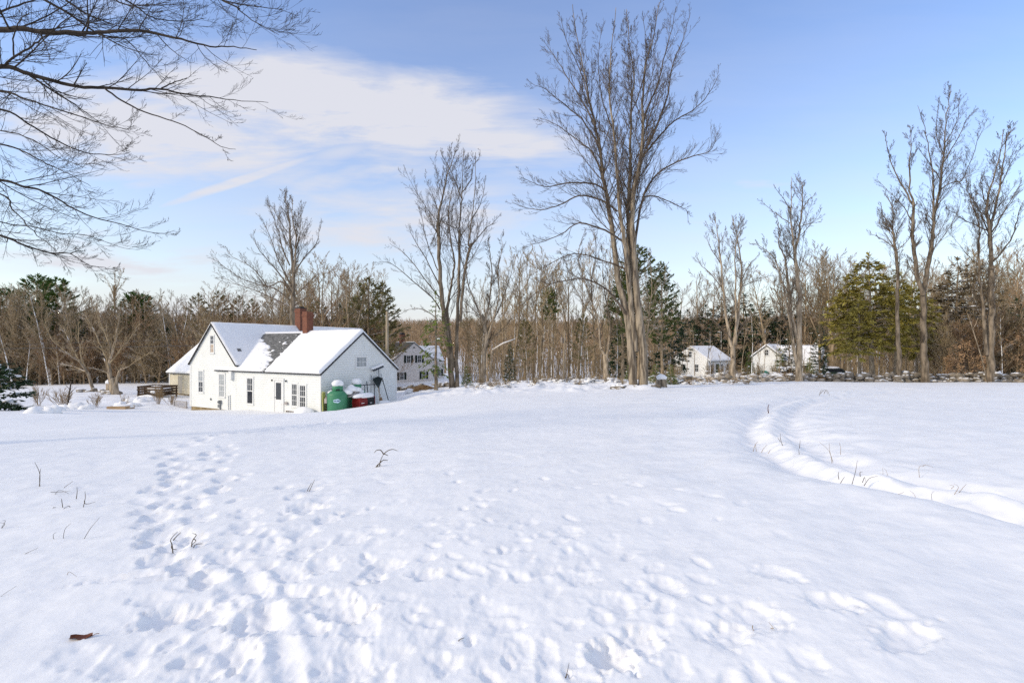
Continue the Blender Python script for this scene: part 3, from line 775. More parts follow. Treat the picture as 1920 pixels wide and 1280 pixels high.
# chimneys
def chimney(x, y, w, d, z0, z1, cap):
    mb = MB(); mb.box(x-w/2, x+w/2, y-d/2, y+d/2, z0, z1-.34); mb.box(x-w/2-.04, x+w/2+.04, y-d/2-.04, y+d/2+.04, z1-.34, z1-.2); mb.box(x-w/2-.005, x+w/2+.005, y-d/2-.005, y+d/2+.005, z1-.2, z1)
    o = mb.build('chimney', M['brick'], house)
    if cap:
        q = MB(); q.box(x-w/2-.03, x+w/2+.03, y-d/2-.03, y+d/2+.03, z1-.002, z1+.07); q.box(x-w*.3, x+w*.3, y-d*.3, y+d*.3, z1+.07, z1+.16); q.build('chimney_cap', M['edge'], o)
    f = MB(); f.box(x-w/2-.02, x+w/2+.02, y-d/2-.02, y-d/2+.3, z0+.3, z0+.62); f.build('flashing', M['metal_grey'], o)
    return o
p1 = on_front(572, 634, DB/2-.35)
chimney(p1.x+.05, DB/2-.15, .46, .56, zaB-1.0, on_front(576, 585, DB/2).z, False)
p2 = None
for yy in np.arange(3, 14, .1):
    q = HM@Vector((xr+.25, yy, zaA)); 
    if 960+F*q.x/q.y > 563: break
chimney(xr+.25, yy, .66, .64, zaA-1.0, zaA+1.55, True)
# openings of the front
def fw(u0, u1, v0, v1, **k):
    a = on_front(u0, v0); b = on_front(u1, v1); c = on_front(u0, v1); d = on_front(u1, v0)
    return window(house, a.x, b.x, (b.z+c.z)/2, (a.z+d.z)/2, fr_, **k)
fw(373.3, 381.6, 695, 734.8, glass='glass_blind', glass2='glass', cols=2, label='tall sash window with grey lower pane')
fw(411.8, 421.7, 701, 743.5, glass='glass_blind', glass2='glass_blind', cols=3, label='tall sash window with pale blind')
fw(464.2, 474.9, 708.5, 756.5, glass='glass', glass2='glass_black', cols=3, low_plain=True, label='tall sash window with black lower pane')
fw(548.2, 558, 719.5, 761, glass='glass', cols=3, label='left half of paired sash windows')
fw(563, 574, 722, 764.5, glass='glass', cols=3, label='right half of paired sash windows')
fw(395.3, 401.8, 629, 661, glass='glass', glass2='glass_tan', cols=2, frame=.06, label='small attic window with tan lower pane')
a = on_side(667.3, 669); b = on_side(686.6, 687.3)
window(house, a.y, b.y, b.z, on_side(677, 669).z, sd_, glass='glass_blind', cols=3, rows=2, mid=False, label='small gable window with pale panes')
# door
a = on_front(516, 710.5); b = on_front(531, 774)
x0, x1, z0 = a.x, b.x, zbB+.02; z1 = z0+2.05
db = MB()
db.box(x0-.11, x0, -.07, -.002, z0, z1+.02); db.box(x1, x1+.11, -.07, -.002, z0, z1+.02); db.box(x0-.14, x1+.14, -.08, -.002, z1+.02, z1+.16)
db.build('door_frame', M['trim'], house)
dd = MB(); dd.box(x0+.01, x1-.01, -.05, -.016, z0, z1); dd.box(x0+.12, x1-.12, -.057, -.05, z0+.12, z0+.62)
door = dd.build('door', M['trim'], house)
q = MB(); q.box(x0+.14, x1-.14, -.056, -.0505, z0+.82, z1-.13); q.build('door_glass', M['glass'], door)
q = MB(); q.M = Matrix.Translation((x0+.07, -.04, z0+.95)); q.lathe([(.03, -.03), (.035, 0), (.03, .03)], 8); q.box(-.02, .02, -.05, 0, -.015, .015); q.build('door_handle', M['black'], door)
q = MB(); q.box(x0-.25, x1+.5, -.75, -.06, z0-.25, z0-.06); q.box(x0-.25, x1+.3, -1.1, -.75, z0-.45, z0-.22); q.build('door_step', M['concrete'], house)
for u, v in ((511.8, 711.5), (537.9, 713)):
    c = on_front(u, v); q = MB(); q.M = Matrix.Translation(c); q.box(-.03, .03, -.05, -.016, -.03, .03); q.lathe([(.03, -.1), (.05, -.06), (.045, -.0), (.02, .02)], 8, (0, -.09, 0)); q.build('porch_light', M['darkmetal'], house)
c = on_front(436, 704); q = MB(); q.M = Matrix.Translation(c); q.box(-.13, .13, -.2, -.016, -.25, .27); q.box(-.15, .15, -.22, -.016, .27, .32); q.box(-.1, .1, -.19, -.03, -.3, -.25); q.build('vent_hood', M['trim'], house)
c = on_front(414.5, 753); q = MB(); q.M = Matrix.Translation(c); q.box(-.1, .1, -.13, -.016, -.16, .12); q.M = Matrix.Translation(c)@Matrix.Rotation(R(90), 4, 'X'); q.lathe([(.095, .1), (.1, .2), (.07, .24)], 14)
q.M = Matrix.Translation(c); q.box(-.24, .02, -.11, -.016, -.42, -.2); q.tube([(0, -.06, -.2), (0, -.06, -.95)], .04, 8); q.build('electric_meter', M['metal_grey'], house)
c = on_front(395.9, 748); q = MB(); q.M = Matrix.Translation(c); q.box(-.06, .06, -.06, -.016, -.07, .07); q.box(.0, .1, -.09, -.06, -.05, .02); q.build('outlet_box', M['metal_grey'], house)
c0 = on_front(429, 741); c1 = on_front(432.5, 741); q = MB()
for cc in (c0, c1): q.tube([(cc.x, -.05, cc.z), (cc.x, -.05, zbB-.4)], .035, 8)
q.tube([(c0.x, -.05, c0.z), (c1.x, -.05, c1.z)], .035, 8); q.build('conduit', M['trim'], house)
c = on_front(538.5, 756.5); q = MB(); q.M = Matrix.Translation(c); q.box(-.15, .15, -.12, -.016, -.05, .04); q.box(-.1, .12, -.14, -.03, .04, .11); q.build('hose_box', M['lattice'], house)
a = on_front(537, 765); b = on_front(561, 772); q = MB(); q.box(a.x, b.x, -.04, -.016, zbB-.22, zbB+.16); q.build('crawl_hatch', M['darkwood'], house)
q = MB(); q.box(a.x-.1, b.x+.9, -.05, -.02, zbB+.16, zbB+.3); q.build('hatch_board', M['trim'], house)

# ------------------------------------------------------------------ things along the shaded gable
def gl(x, y):            # ground height under a house-local point
    w = HM@Vector((x, y, 0)); return gz(w.x, w.y)
def hplace(u, xl, v=760):
    """house-local y seen at pixel column u on the plane x = xl"""
    return on_side(u, v, xl).y
def hworld(x, y, z=0): return HM@Vector((x, y, z))
def gable_thing(name, label, cat, x, y, group=None):
    w = hworld(x, y); g = gz(w.x, w.y)
    return thing(name, label, cat, (w.x, w.y, g), YAW, group)
def propane(x, y, top_v, r, label, decal, cap_seed):
    w = hworld(x, y); g = gz(w.x, w.y)
    ztop = CAMZ-(top_v-H0)/F*w.y - g      # top of the collar
    t = thing('propane_tank', label, 'propane tank', (w.x, w.y, g), YAW, 'green propane tanks')
    sh = ztop-.62
    mb = MB(); prof = [(r*.9, -.3), (r, -.25), (r, sh)]
    for i in range(1, 9):
        a_ = i/8*math.pi/2; prof.append((r*math.cos(a_)*.99+.004, sh+.30*math.sin(a_)))
    mb.lathe(prof, 40); mb.build('tank_body', M['tank'], t, True)
    cb = MB(); cr = r*.52; cb.lathe([(cr, sh+.2), (cr*1.02, sh+.45), (cr*.97, sh+.56), (cr*.8, sh+.62)], 28); co = cb.build('collar', M['tank'], t, True)
    for an in (205, 320):
        q = MB(); q.M = Matrix.Rotation(R(an), 4, 'Z'); q.box(cr*.9, cr*1.035, -.1, .1, sh+.29, sh+.37); q.build('collar_slot', M['black'], co)
    sn = MB(); sn.blob((0, 0, sh+.68), cr*1.12, cr*1.12, .24, cap_seed, .07, 20, 12, -.55); sn.build('snow_cap', M['snow_soft'], t, True)
    sn = MB(); sn.blob((-r*.6, -.1, sh+.14), .16, .34, .12, cap_seed+3, .15); sn.build('shoulder_snow', M['snow_soft'], t, True)
    if decal:
        q = MB(); inv = HI.to_3x3()
        an = math.radians(-47); N_ = 22; vs = [(r+.006, an)]; 
        q.add([((r+.006)*math.cos(an), (r+.006)*math.sin(an), sh-.32)]+[((r+.006)*math.cos(an+.34*math.cos(6.283*i/N_)*(1+.12*math.cos(6.283*i*7/N_))), (r+.006)*math.sin(an+.34*math.cos(6.283*i/N_)*(1+.12*math.cos(6.283*i*7/N_))), sh-.32+.115*math.sin(6.283*i/N_)*(1+.15*math.cos(6.283*i*5/N_))) for i in range(N_)], [(0, 1+i, 1+(i+1) % N_) for i in range(N_)])
        d_ = q.build('tank_decal', M['decal'], t)
        q = MB()
        for i, (hh, sl) in enumerate([(.05, .3), (.075, -.4), (.07, .1), (.06, .4), (.08, 0), (.075, -.2), (.06, .3), (.055, -.3)]):
            c_ = an-.25+i*.07
            pt = lambda da, dz: ((r+.012)*math.cos(c_+da), (r+.012)*math.sin(c_+da), sh-.32+dz)
            q.add([pt(-.022-sl*.05, -hh/2), pt(.012-sl*.05, -hh/2), pt(.022+sl*.05, hh/2), pt(-.012+sl*.05, hh/2)], [(0, 1, 2, 3)])
        q.add([((r+.0115)*math.cos(an+s*.27), (r+.0115)*math.sin(an+s*.27), sh-.32+dz) for s, dz in ((-1, -.02), (1, -.012), (1, .012), (-1, .006))], [(0, 1, 2, 3)])
        q.build('lettering', M['decal_ink'], d_)
    return t
T1 = propane(1.0, hplace(633, 1.0), 721, .60, 'nearer green propane tank with blue and white decal and snow cap', True, 3)
T2 = propane(1.0, hplace(668.5, 1.0), 718, .55, 'farther green propane tank half behind the red generator', False, 8)
# slab of snow bridging the two tanks on a board
y1 = hplace(657, 1.25); w = hworld(1.25, y1); g = gz(w.x, w.y)
t = thing('snow_slab', 'thick bent slab of snow hanging between the two green tanks', 'snow', (w.x, w.y, g), YAW)
zc = CAMZ-(731-H0)/F*w.y-g
q = MB(); q.M = Matrix.Translation((0, 0, zc-.14))@Matrix.Rotation(R(20), 4, 'X'); q.box(-.25, .5, -.55, .62, -.06, -.02); q.build('board', M['lattice'], t)
q = MB()
for (dx, dy, dz, rx, ry, rz, s) in ((.12, -.35, -.10, .34, .30, .20, 1), (.15, -.05, .06, .36, .34, .20, 2), (.18, .28, .0, .38, .34, .19, 3), (.2, .55, -.12, .34, .26, .17, 4), (.1, -.02, .2, .22, .2, .14, 5)):
    q.blob((dx, dy, zc+dz), rx, ry, rz, s, .06, 16, 10, -.7)
q.build('snow_mass', M['snow_soft'], t, True)
# generator
yg = hplace(683, 1.9); t = gable_thing('portable_generator', 'red and black portable generator on wheels under a cap of snow', 'generator', 1.9, yg)
w = t.location; zt = CAMZ-(744-H0)/F*w.y-w.z; zb = CAMZ-(768-H0)/F*w.y-w.z
q = MB(); q.box(-.28, .28, -.68, .0, zb+.14, zt-.12); q.box(-.25, .25, -.66, -.04, zt-.12, zt-.02); q.box(.28, .30, -.6, -.1, zb+.34, zb+.40); q.build('body', M['red'], t)
q = MB(); q.box(-.27, .27, .0, .6, zb+.16, zt-.06); q.box(.27, .31, .06, .54, zb+.3, zb+.55); q.build('engine', M['black'], t)
fr2 = MB()
for yy_ in (-.7, .62):
    for xx_ in (-.3, .3): fr2.tube([(xx_, yy_, zb+.02), (xx_, yy_, zt)], .02, 8)
for xx_ in (-.3, .3): fr2.tube([(xx_, -.7, zt), (xx_, .62, zt)], .02, 8); fr2.tube([(xx_, -.7, zb+.12), (xx_, .62, zb+.12)], .02, 8)
fr2.build('frame', M['red'], t)
for yy_, xx_ in ((-.32, .34), (-.32, -.34), (.45, .34), (.45, -.34)):
    q = MB(); q.M = Matrix.Translation((xx_, yy_, zb+.14))@Matrix.Rotation(R(90), 4, 'Y'); q.lathe([(.05, -.05), (.15, -.045), (.16, 0), (.15, .045), (.05, .05)], 18); wh = q.build('wheel', M['black'], t, True)
    q = MB(); q.M = Matrix.Translation((xx_, yy_, zb+.14))@Matrix.Rotation(R(90), 4, 'Y'); q.lathe([(.07, -.052), (.08, 0), (.07, .052)], 12); q.build('rim', M['lattice'], wh)
q = MB(); q.box(.302, .308, -.55, -.3, zb+.46, zb+.50); q.build('badge', M['trim'], t); q = MB(); q.box(.312, .316, .2, .34, zb+.42, zb+.46); q.build('badge', M['trim'], t)
q = MB(); q.blob((0, -.04, zt+.06), .42, .82, .22, 12, .07, 22, 10, -.35); q.build('snow_cap', M['snow_soft'], t, True)
q = MB()
for i, (dy, s) in enumerate(((-.45, .16), (-.05, .2), (.2, .13), (.5, .15))): q.blob((.42, dy, zb-.02), s, s*1.1, s*.9, i, .15)
q.build('drifted_snow', M['snow_soft'], t, True)
# red fuel can under snow
yg = hplace(720, 1.5); t = gable_thing('fuel_can', 'small red object almost buried in snow beside the generator', 'fuel can', 1.5, yg)
w = t.location; zb = CAMZ-(767-H0)/F*w.y-w.z
q = MB(); q.box(-.16, .16, -.28, .28, zb-.05, zb+.30); q.box(-.1, .1, -.2, .2, zb+.30, zb+.36); q.tube([(0, .28, zb+.2), (0, .42, zb+.34)], .03, 8); q.build('can_body', M['red'], t)
q = MB(); q.blob((0, 0, zb+.44), .34, .52, .17, 2, .1, 18, 10, -.5); q.blob((.2, .0, zb+.15), .13, .14, .2, 5, .15); q.blob((.12, -.34, zb+.2), .2, .16, .22, 7, .15); q.build('snow_cap', M['snow_soft'], t, True)
# post at the corner and regulator stand
yg = hplace(608, .35); t = gable_thing('plastic_board', 'yellow green plastic board standing against the house corner', 'board', .35, yg); w = t.location
zt = CAMZ-(736-H0)/F*w.y-w.z
q = MB(); q.M = Matrix.Rotation(R(-3), 4, 'Y'); q.box(-.02, .02, -.11, .11, -.3, zt-.04)
q.box(-.03, .03, -.12, -.10, -.3, zt-.02); q.box(-.03, .03, .10, .12, -.3, zt-.02); q.lathe([(.02, zt-.04), (.11, zt), (.08, zt+.05)], 10); q.build('board_body', M['yellowgreen'], t)
yg = hplace(613, .5); t = gable_thing('regulator_stand', 'grey gas regulator box on thin dark legs left of the tanks', 'regulator', .5, yg); w = t.location
zt = CAMZ-(747-H0)/F*w.y-w.z
q = MB(); q.box(-.1, .1, -.12, .12, zt-.28, zt); q.lathe([(.1, zt), (.12, zt+.06), (.04, zt+.1)], 12); q.build('regulator_box', M['lattice'], t)
q = MB()
for (dx, dy) in ((-.08, -.1), (.08, -.1), (.08, .1), (-.08, .1)): q.tube([(dx, dy, -.3), (dx, dy, zt-.28)], .022, 6)
q.build('legs', M['black'], t)
# railing, tools
def side_pt(u, v, x): p = on_side(u, v, x); return Vector((x, p.y, p.z))
def tool(name, label, cat, u, x):
    y_ = hplace(u, x); return gable_thing(name, label, cat, x, y_)
def loc(t, p):  # house-local point -> local of a thing placed with YAW
    return (Matrix.Translation(t.location)@Matrix.Rotation(YAW, 4, 'Z')).inverted()@(HM@p)
t = tool('metal_railing', 'dark metal handrail with posts in front of the white gable', 'railing', 688, .75)
q = MB(); q.tube([loc(t, side_pt(676, 722, .75)), loc(t, side_pt(704, 720, .75))], .03, 8); q.build('handrail', M['darkmetal'], t)
for u in (684, 702):
    a = loc(t, side_pt(u, 721, .75)); q = MB(); q.tube([a, (a.x, a.y, -.3)], .022, 8); q.build('post', M['darkmetal'], t)
t = tool('long_shovel', 'dark handled shovel leaning on the gable left of the leaf rake', 'shovel', 690, .5)
a = loc(t, side_pt(687.5, 715, .12)); b = loc(t, side_pt(691, 752, .5)); q = MB(); q.tube([a, b], [.03, .022], 8); q.build('handle', M['darkmetal'], t)
q = MB(); q.M = Matrix.Translation(b+Vector((0, 0, -.05))); q.box(-.02, .02, -.13, .13, -.3, .02); q.build('blade', M['darkmetal'], t)
t = tool('thin_rod', 'thin grey pole leaning on the gable beside the shovel', 'pole', 695.5, .45)
q = MB(); a = loc(t, side_pt(696, 706, .1)); b = loc(t, side_pt(695, 753, .5)); q.tube([a, b], .018, 8); q.tube([b, b+Vector((0, 0, -.3))], [.03, .01], 8); q.tube([a, a+Vector((0, .0, .12))], [.028, .022], 8); q.build('rod', M['metal_grey'], t)
# roof rake with snow on its head
t = tool('roof_rake', 'tall dark roof rake with snow lying on its wide head', 'roof rake', 710, .4)
a = loc(t, side_pt(710, 687, .15)); b = loc(t, side_pt(711.5, 752, .5)); q = MB(); q.tube([a, b], .022, 8); q.build('handle', M['darkmetal'], t)
a0 = loc(t, side_pt(698.5, 693, .2)); a1 = loc(t, side_pt(718.5, 685, .2)); q = MB(); d = (a1-a0)
q.tube([a0, a1], .035, 8); vs = [a0, a1, a1+Vector((.05, 0, -.12)), a0+Vector((.05, 0, -.12))]; q.add(vs+[v+Vector((.02, 0, 0)) for v in vs], [(0, 1, 2, 3), (7, 6, 5, 4), (0, 4, 5, 1), (2, 6, 7, 3), (1, 5, 6, 2), (0, 3, 7, 4)]); q.build('rake_head', M['darkmetal'], t)
q = MB(); 
for i in range(7): q.blob(tuple(a0.lerp(a1, i/6.6)+Vector((0, 0, .07))), .1, .14, .1, i, .15, 10, 7, -.5)
q.build('snow_on_head', M['snow_soft'], t, True)
# leaf rake, upside down
t = tool('leaf_rake', 'dark green fan leaf rake standing head up against the gable', 'rake', 708, .45)
ap = loc(t, side_pt(709.5, 728, .35)); e0 = loc(t, side_pt(698.5, 711, .2)); e1 = loc(t, side_pt(716, 711, .2)); q = MB(); N_ = 12; row0 = []; row1 = []; row2 = []
for i in range(N_+1):
    f = i/N_; e = e0.lerp(e1, f)+Vector((0, 0, .16*math.sin(math.pi*f))); row1.append(e); row2.append(e+Vector((.1, 0, .03)))
q.add([ap]+row1+row2, [(0, 1+i, 2+i) for i in range(N_)]+[(1+i, 2+N_+i, 3+N_+i, 2+i) for i in range(N_)])
for i in range(N_+1): q.tube([ap+Vector((.015, 0, 0)), row1[i]+Vector((.02, 0, 0)), row2[i]], .014, 5)
q.build('rake_fan', mat('dark_green_rake', (.03, .045, .045), None, .55), t)
b = loc(t, side_pt(712.5, 752, .55)); q = MB(); q.tube([ap+Vector((0, 0, .08)), b], .022, 8); q.build('handle', M['wood_pale'], t)
t = tool('broom', 'brown straw broom head standing below the leaf rake', 'broom', 714, .62)
a = loc(t, side_pt(712.8, 738, .4)); b = loc(t, side_pt(714.2, 744, .5)); c = loc(t, side_pt(715.5, 753, .6)); q = MB(); q.tube([a, b], .02, 8); q.build('handle', M['wood_pale'], t)
q = MB(); q.tube([b, b.lerp(c, .3), c], [.03, .07, .11], 10); q.build('straw', M['straw'], t)
t = tool('extension_pole', 'long black pole leaning to the left at the far gable corner', 'pole', 722, .7)
a = loc(t, side_pt(714, 700, .1)); b = loc(t, side_pt(728.8, 752, .85)); q = MB(); q.tube([a, a.lerp(b, .27)], .014, 8); q.tube([a.lerp(b, .25), b], .028, 8); q.build('shaft', M['darkmetal'], t)
q = MB(); m_ = a.lerp(b, .27); q.tube([m_-(b-a)*.025, m_+(b-a)*.025], .045, 8); q.build('clamp', M['black'], t); q = MB(); m_ = a.lerp(b, .18); q.tube([m_-(b-a)*.012, m_+(b-a)*.012], .04, 8); q.build('clamp', M['black'], t)
t = gable_thing('snow_pile', 'heap of shovelled snow against the front wall under the paired windows', 'snow', on_front(571, 768, -.35).x, -.4)
q = MB(); q.blob((0, 0, -.05), .75, .45, .42, 3, .12, 22, 12, -.3); q.build('mound', M['snow_soft'], t, True)
# ------------------------------------------------------------------ other buildings
def gable_house(t, Lx, Ly, zb, ze, za, axis, wallm, roofm, snow=True, sn_mask=None, ov_=.3, pitch=.2, base=.6):
    """box with a gable roof in a thing's own frame: x 0..Lx, y 0..Ly; axis = ridge direction"""
    mb = MB(); fr = lambda a, z, o: (a, -o, z); bk = lambda a, z, o: (-a, Ly+o, z); rt = lambda a, z, o: (Lx+o, a, z); lt = lambda a, z, o: (-o, -a, z)
    if axis == 'x':
        siding(mb, [(0, zb), (Lx, zb), (Lx, ze), (0, ze)], fr, pitch); siding(mb, [(-Lx, zb), (0, zb), (0, ze), (-Lx, ze)], bk, pitch)
        siding(mb, [(0, zb), (Ly, zb), (Ly, ze), (Ly/2, za-.05), (0, ze)], rt, pitch); siding(mb, [(-Ly, zb), (0, zb), (0, ze), (-Ly/2, za-.05), (-Ly, ze)], lt, pitch)
    else:
        siding(mb, [(0, zb), (Lx, zb), (Lx, ze), (Lx/2, za-.05), (0, ze)], fr, pitch); siding(mb, [(-Lx, zb), (0, zb), (0, ze), (-Lx/2, za-.05), (-Lx, ze)], bk, pitch)
        siding(mb, [(0, zb), (Ly, zb), (Ly, ze), (0, ze)], rt, pitch); siding(mb, [(-Ly, zb), (0, zb), (0, ze), (-Ly, ze)], lt, pitch)
    mb.build('wall', wallm, t)
    for x in (0, Lx):
        for y in (0, Ly): tr = MB(); tr.box(x-.1 if x else -.042, x+.042 if x else .1, y-.1 if y else -.042, y+.042 if y else .1, zb, ze-.05); tr.build('corner_trim', M['trim'], t)
    f = MB(); f.box(.05, Lx-.05, .05, Ly-.05, zb-base, zb+.01); f.build('foundation', M['concrete'], t)
    S = gable_slopes(0, Lx, 0, Ly, ze, za, axis)
    rf = MB()
    for (c, al, up, n) in S: slab(rf, c-up*.05, al, up*1.05, n, .14)
    r = rf.build('roof', roofm, t)
    if snow:
        for i, (c, al, up, n) in enumerate(S):
            snow_slope(r, c-up*.05, al, up*1.05, n, 40, 16, (lambda a, b, i=i: sn_mask(i, a, b)) if sn_mask else (lambda a, b, i=i: .18+.03*pn(a*8, b*4, i*3)))
    return S, r
# garage behind the house
go = P(318, 737, 48); go.z = CAMZ-89/F*48
t = thing('garage', 'cream garage with steep snow covered roof behind the farmhouse', 'garage', go, YAW)
gable_house(t, 7.5, 7., 0, 2.35, 5.5, 'x', M['cream'], M['shingle'])
q = MB(); q.box(1.55, 1.62, -.06, -.017, .0, 1.75); q.box(2.35, 2.42, -.06, -.017, .0, 1.75); q.box(1.55, 2.42, -.06, -.017, 1.75, 1.85); q.build('door_frame', M['cream'], t)
q = MB(); q.box(1.63, 2.34, -.045, -.017, .0, 1.74); q.build('door', mat('grey_side_door', (.35, .33, .29), None, .6), t)
q = MB(); q.M = Matrix.Translation((.95, -.02, 2.0)); q.box(-.06, .06, -.05, 0, -.05, .05); q.lathe([(.05, -.2), (.08, -.1), (.03, 0)], 8, (0, -.1, .05)); q.build('wall_lamp', M['metal_grey'], t)
# neighbour house beyond the pole
ho = P(739, 720, 84); Y2 = R(33)
ho = Vector((ho.x, 84, gz(ho.x, 84)-.2))
t = thing('neighbour_house', 'beige two storey house with dark green shutters behind the evergreen', 'house', ho, Y2)
Wd = 7.4; zb2, ze2, za2 = 0., 4.45, 7.45
def mask2(i, a, b):
    if i == 0: return .12+.03*pn(a*8, b*4)
    # slope towards the farmhouse: bare shingles except the lower corner
    return .12-.5*max(0, b-.35+.25*pn(a*5, b*4))*3 if a < 1.1 else .1
S2, r2 = gable_house(t, Wd, 9.5, zb2, ze2, za2, 'y', M['beige'], M['greenroof'], True, mask2)
fr2_ = lambda a, z, o: (a, -o, z)
def win2(a, z, w=.72, h=1.25, sh=True, par=t, f=fr2_, gl='glass', rows=4, cols=2):
    o = window(par, a-w/2, a+w/2, z, z+h, f, gl, cols=cols, rows=rows, frame=.07)
    if sh:
        for sg in (-1, 1):
            q = MB(); x = a+sg*(w/2+.09+.2)
            vs = [f(xx, zz, oo) for oo in (.01, .07) for xx, zz in ((x-.19, z-.05), (x+.19, z-.05), (x+.19, z+h+.05), (x-.19, z+h+.05))]
            q.add(vs, [(0, 3, 2, 1), (4, 5, 6, 7), (0, 1, 5, 4), (1, 2, 6, 5), (2, 3, 7, 6), (3, 0, 4, 7)]); q.build('shutter', M['shutter'], par)
win2(2.65, 3.75); win2(4.75, 3.75); win2(1.4, .75); win2(5.6, .75)
q = MB(); q.add([(3.45, -.04, 6.35), (3.95, -.04, 6.35), (3.7, -.04, 6.65)], [(0, 1, 2)]); q.build('gable_vent', M['black'], t)
q = MB(); q.box(Wd/2-.6, Wd/2+.25, 5.2, 6.1, 6.3, 8.9); ch = q.build('chimney', M['brick'], t)
q = MB(); q.M = Matrix.Translation((Wd/2-.17, 5.65, 8.9))@Matrix.Rotation(R(90), 4, 'X')
q.lathe([(.42, -.43), (.42, .43)], 20); q.build('chimney_hood', M['edge'], ch)
# its ell to the right
t2 = MB(); ex, ey = Wd, 4.2
siding(t2, [(ex+.02, 0), (ex+4.2, 0), (ex+4.2, 3.9), (ex+.02, 3.9)], lambda a, z, o: (a, ey-o, z), .13)
siding(t2, [(ey, 0), (ey+5, 0), (ey+5, 3.9), (ey+2.5, 6.6), (ey, 3.9)], lambda a, z, o: (ex+4.2+o, a, z), .13)
t2.build('ell_wall', M['beige'], t)
SE = gable_slopes(ex-.6, ex+4.2, ey, ey+5, 3.9, 6.7, 'x'); q = MB()
for (c, al, up, n) in SE: slab(q, c, al, up, n, .12)
r3 = q.build('ell_roof', M['greenroof'], t)
for i, (c, al, up, n) in enumerate(SE): snow_slope(r3, c, al, up, n, 30, 14, lambda a, b: .15+.03*pn(a*6, b*4, 4))
win2(ex+1.3, .9, f=lambda a, z, o: (a, ey-o, z)); win2(ex+3.1, .9, f=lambda a, z, o: (a, ey-o, z))
# white cottages among the trees on the right
co = P(1328, 706, 72); co.z = gz(co.x, co.y)-.1
t = thing('white_cottage', 'low white cottage with snowy roof and dark door left of the pale twin trunk tree', 'house', co, R(35))
zs_ = 1.1
gable_house(t, 6.4, 6.2, 0, 2.75, 4.75, 'x', M['white_siding'], M['greenroof'])
fa = lambda a, z, o: (a, -o, z)
win2(1.0, .9, .8, 1.15, False, t, fa, 'glass'); win2(3.6, .9, .7, 1.15, False, t, fa, 'glass'); win2(5.3, .9, .7, 1.15, False, t, fa, 'glass')
q = MB(); q.box(1.9, 2.8, -.05, -.016, .05, 2.1); q.build('door', M['edge'], t)
q = MB(); q.box(1.8, 1.89, -.06, -.016, .0, 2.15); q.box(2.81, 2.9, -.06, -.016, .0, 2.15); q.box(1.8, 2.9, -.06, -.016, 2.11, 2.25); q.build('door_frame', M['trim'], t)
fl = lambda a, z, o: (-o, -a, z)
win2(-3.1, 3.1, .6, .9, False, t, fl, 'glass', 2); win2(-2., .9, .75, 1.1, False, t, fl, 'glass'); win2(-4.4, .9, .75, 1.1, False, t, fl, 'glass')
co = P(1410, 707, 70); co.z = gz(co.x, co.y)-.1
t = thing('white_cottage', 'white gabled cottage with attic window and green tarp at its foot', 'house', co, R(-42))
gable_house(t, 3.9, 6.5, 0, 3.35, 4.95, 'y', M['white_siding'], M['greenroof'])
win2(1.95, 3.45, .55, .8, False, t, fa, 'glass', 2)
q = MB()
siding(q, [(3.95, 0), (8.4, 0), (8.4, 2.5), (3.95, 2.5)], lambda a, z, o: (a, .8-o, z), .13); siding(q, [(.8, 0), (6.3, 0), (6.3, 2.5), (3.55, 4.75), (.8, 2.5)], lambda a, z, o: (8.4+o, a, z), .13); q.build('wing_wall', M['white_siding'], t)
SE = gable_slopes(1.9, 8.4, .8, 6.3, 2.5, 4.8, 'x'); q = MB()
for (c, al, up, n) in SE: slab(q, c, al, up, n, .12)
r3 = q.build('wing_roof', M['greenroof'], t)
for (c, al, up, n) in SE: snow_slope(r3, c, al, up, n, 30, 14, lambda a, b: .16+.03*pn(a*6, b*4, 6))
fw_ = lambda a, z, o: (a, .8-o, z)
win2(5.1, .9, .6, 1.1, False, t, fw_, 'glass')
q = MB(); q.box(4.2, 4.75, .74, .785, .05, 2.05); q.build('door', mat('olive_door', (.10, .09, .04), None, .6), t)
q = MB(); q.box(6.2, 7.0, .74, .786, .05, 2.1); q.build('dark_opening', M['black'], t)
q = MB(); q.box(6.05, 6.19, .70, .787, .0, 2.2); q.box(7.01, 7.15, .70, .787, .0, 2.2); q.box(6.05, 7.15, .70, .787, 2.11, 2.25); q.build('opening_frame', M['trim'], t)
# teal tarp over something low in front of it
tp = at(1431, 66); t = thing('tarp_heap', 'teal green tarp over a low heap in front of the gabled white cottage', 'tarp', tp)
q = MB(); q.blob((0, 0, .45), .95, .55, .6, 3, .08, 18, 10, -.7); q.build('tarp', M['teal'], t, True)
q = MB(); q.blob((.1, -.5, .05), 1.1, .5, .42, 5, .1, 18, 10, -.3); q.build('snow_heap', M['snow_soft'], t, True)
# parked car
cp = at(1563, 66, 0); t = thing('parked_car', 'dark green car with snow on its roof parked behind the stone wall', 'car', cp, R(4))
def car_prof(pts, y0, y1, m, name, par):
    q = MB(); n = len(pts)
    vs = [(x, y0, z) for x, z in pts]+[(x, y1, z) for x, z in pts]
    q.add(vs, [tuple(range(n)), tuple(range(2*n-1, n-1, -1))]+[(i, n+i, n+(i+1) % n, (i+1) % n) for i in range(n)]); return q.build(name, m, par)
car_prof([(-2.2,.35),(2.25,.35),(2.3,.75),(2.2,.95),(1.2,1.02),(-2.05,1.02),(-2.2,.85)], -.88, .88, M['carbody'], 'body', t)
car_prof([(-2.0,1.02),(1.25,1.02),(.65,1.52),(-1.75,1.54)], -.78, .78, M['carbody'], 'cabin', t)
car_prof([(-1.85,1.06),(-.5,1.06),(-.5,1.46),(-1.68,1.47)], -.80, -.785, M['glass_black'], 'side_window', t); car_prof([(-.4,1.06),(1.05,1.06),(.6,1.45),(-.4,1.46)], -.80, -.785, M['glass_black'], 'side_window', t)
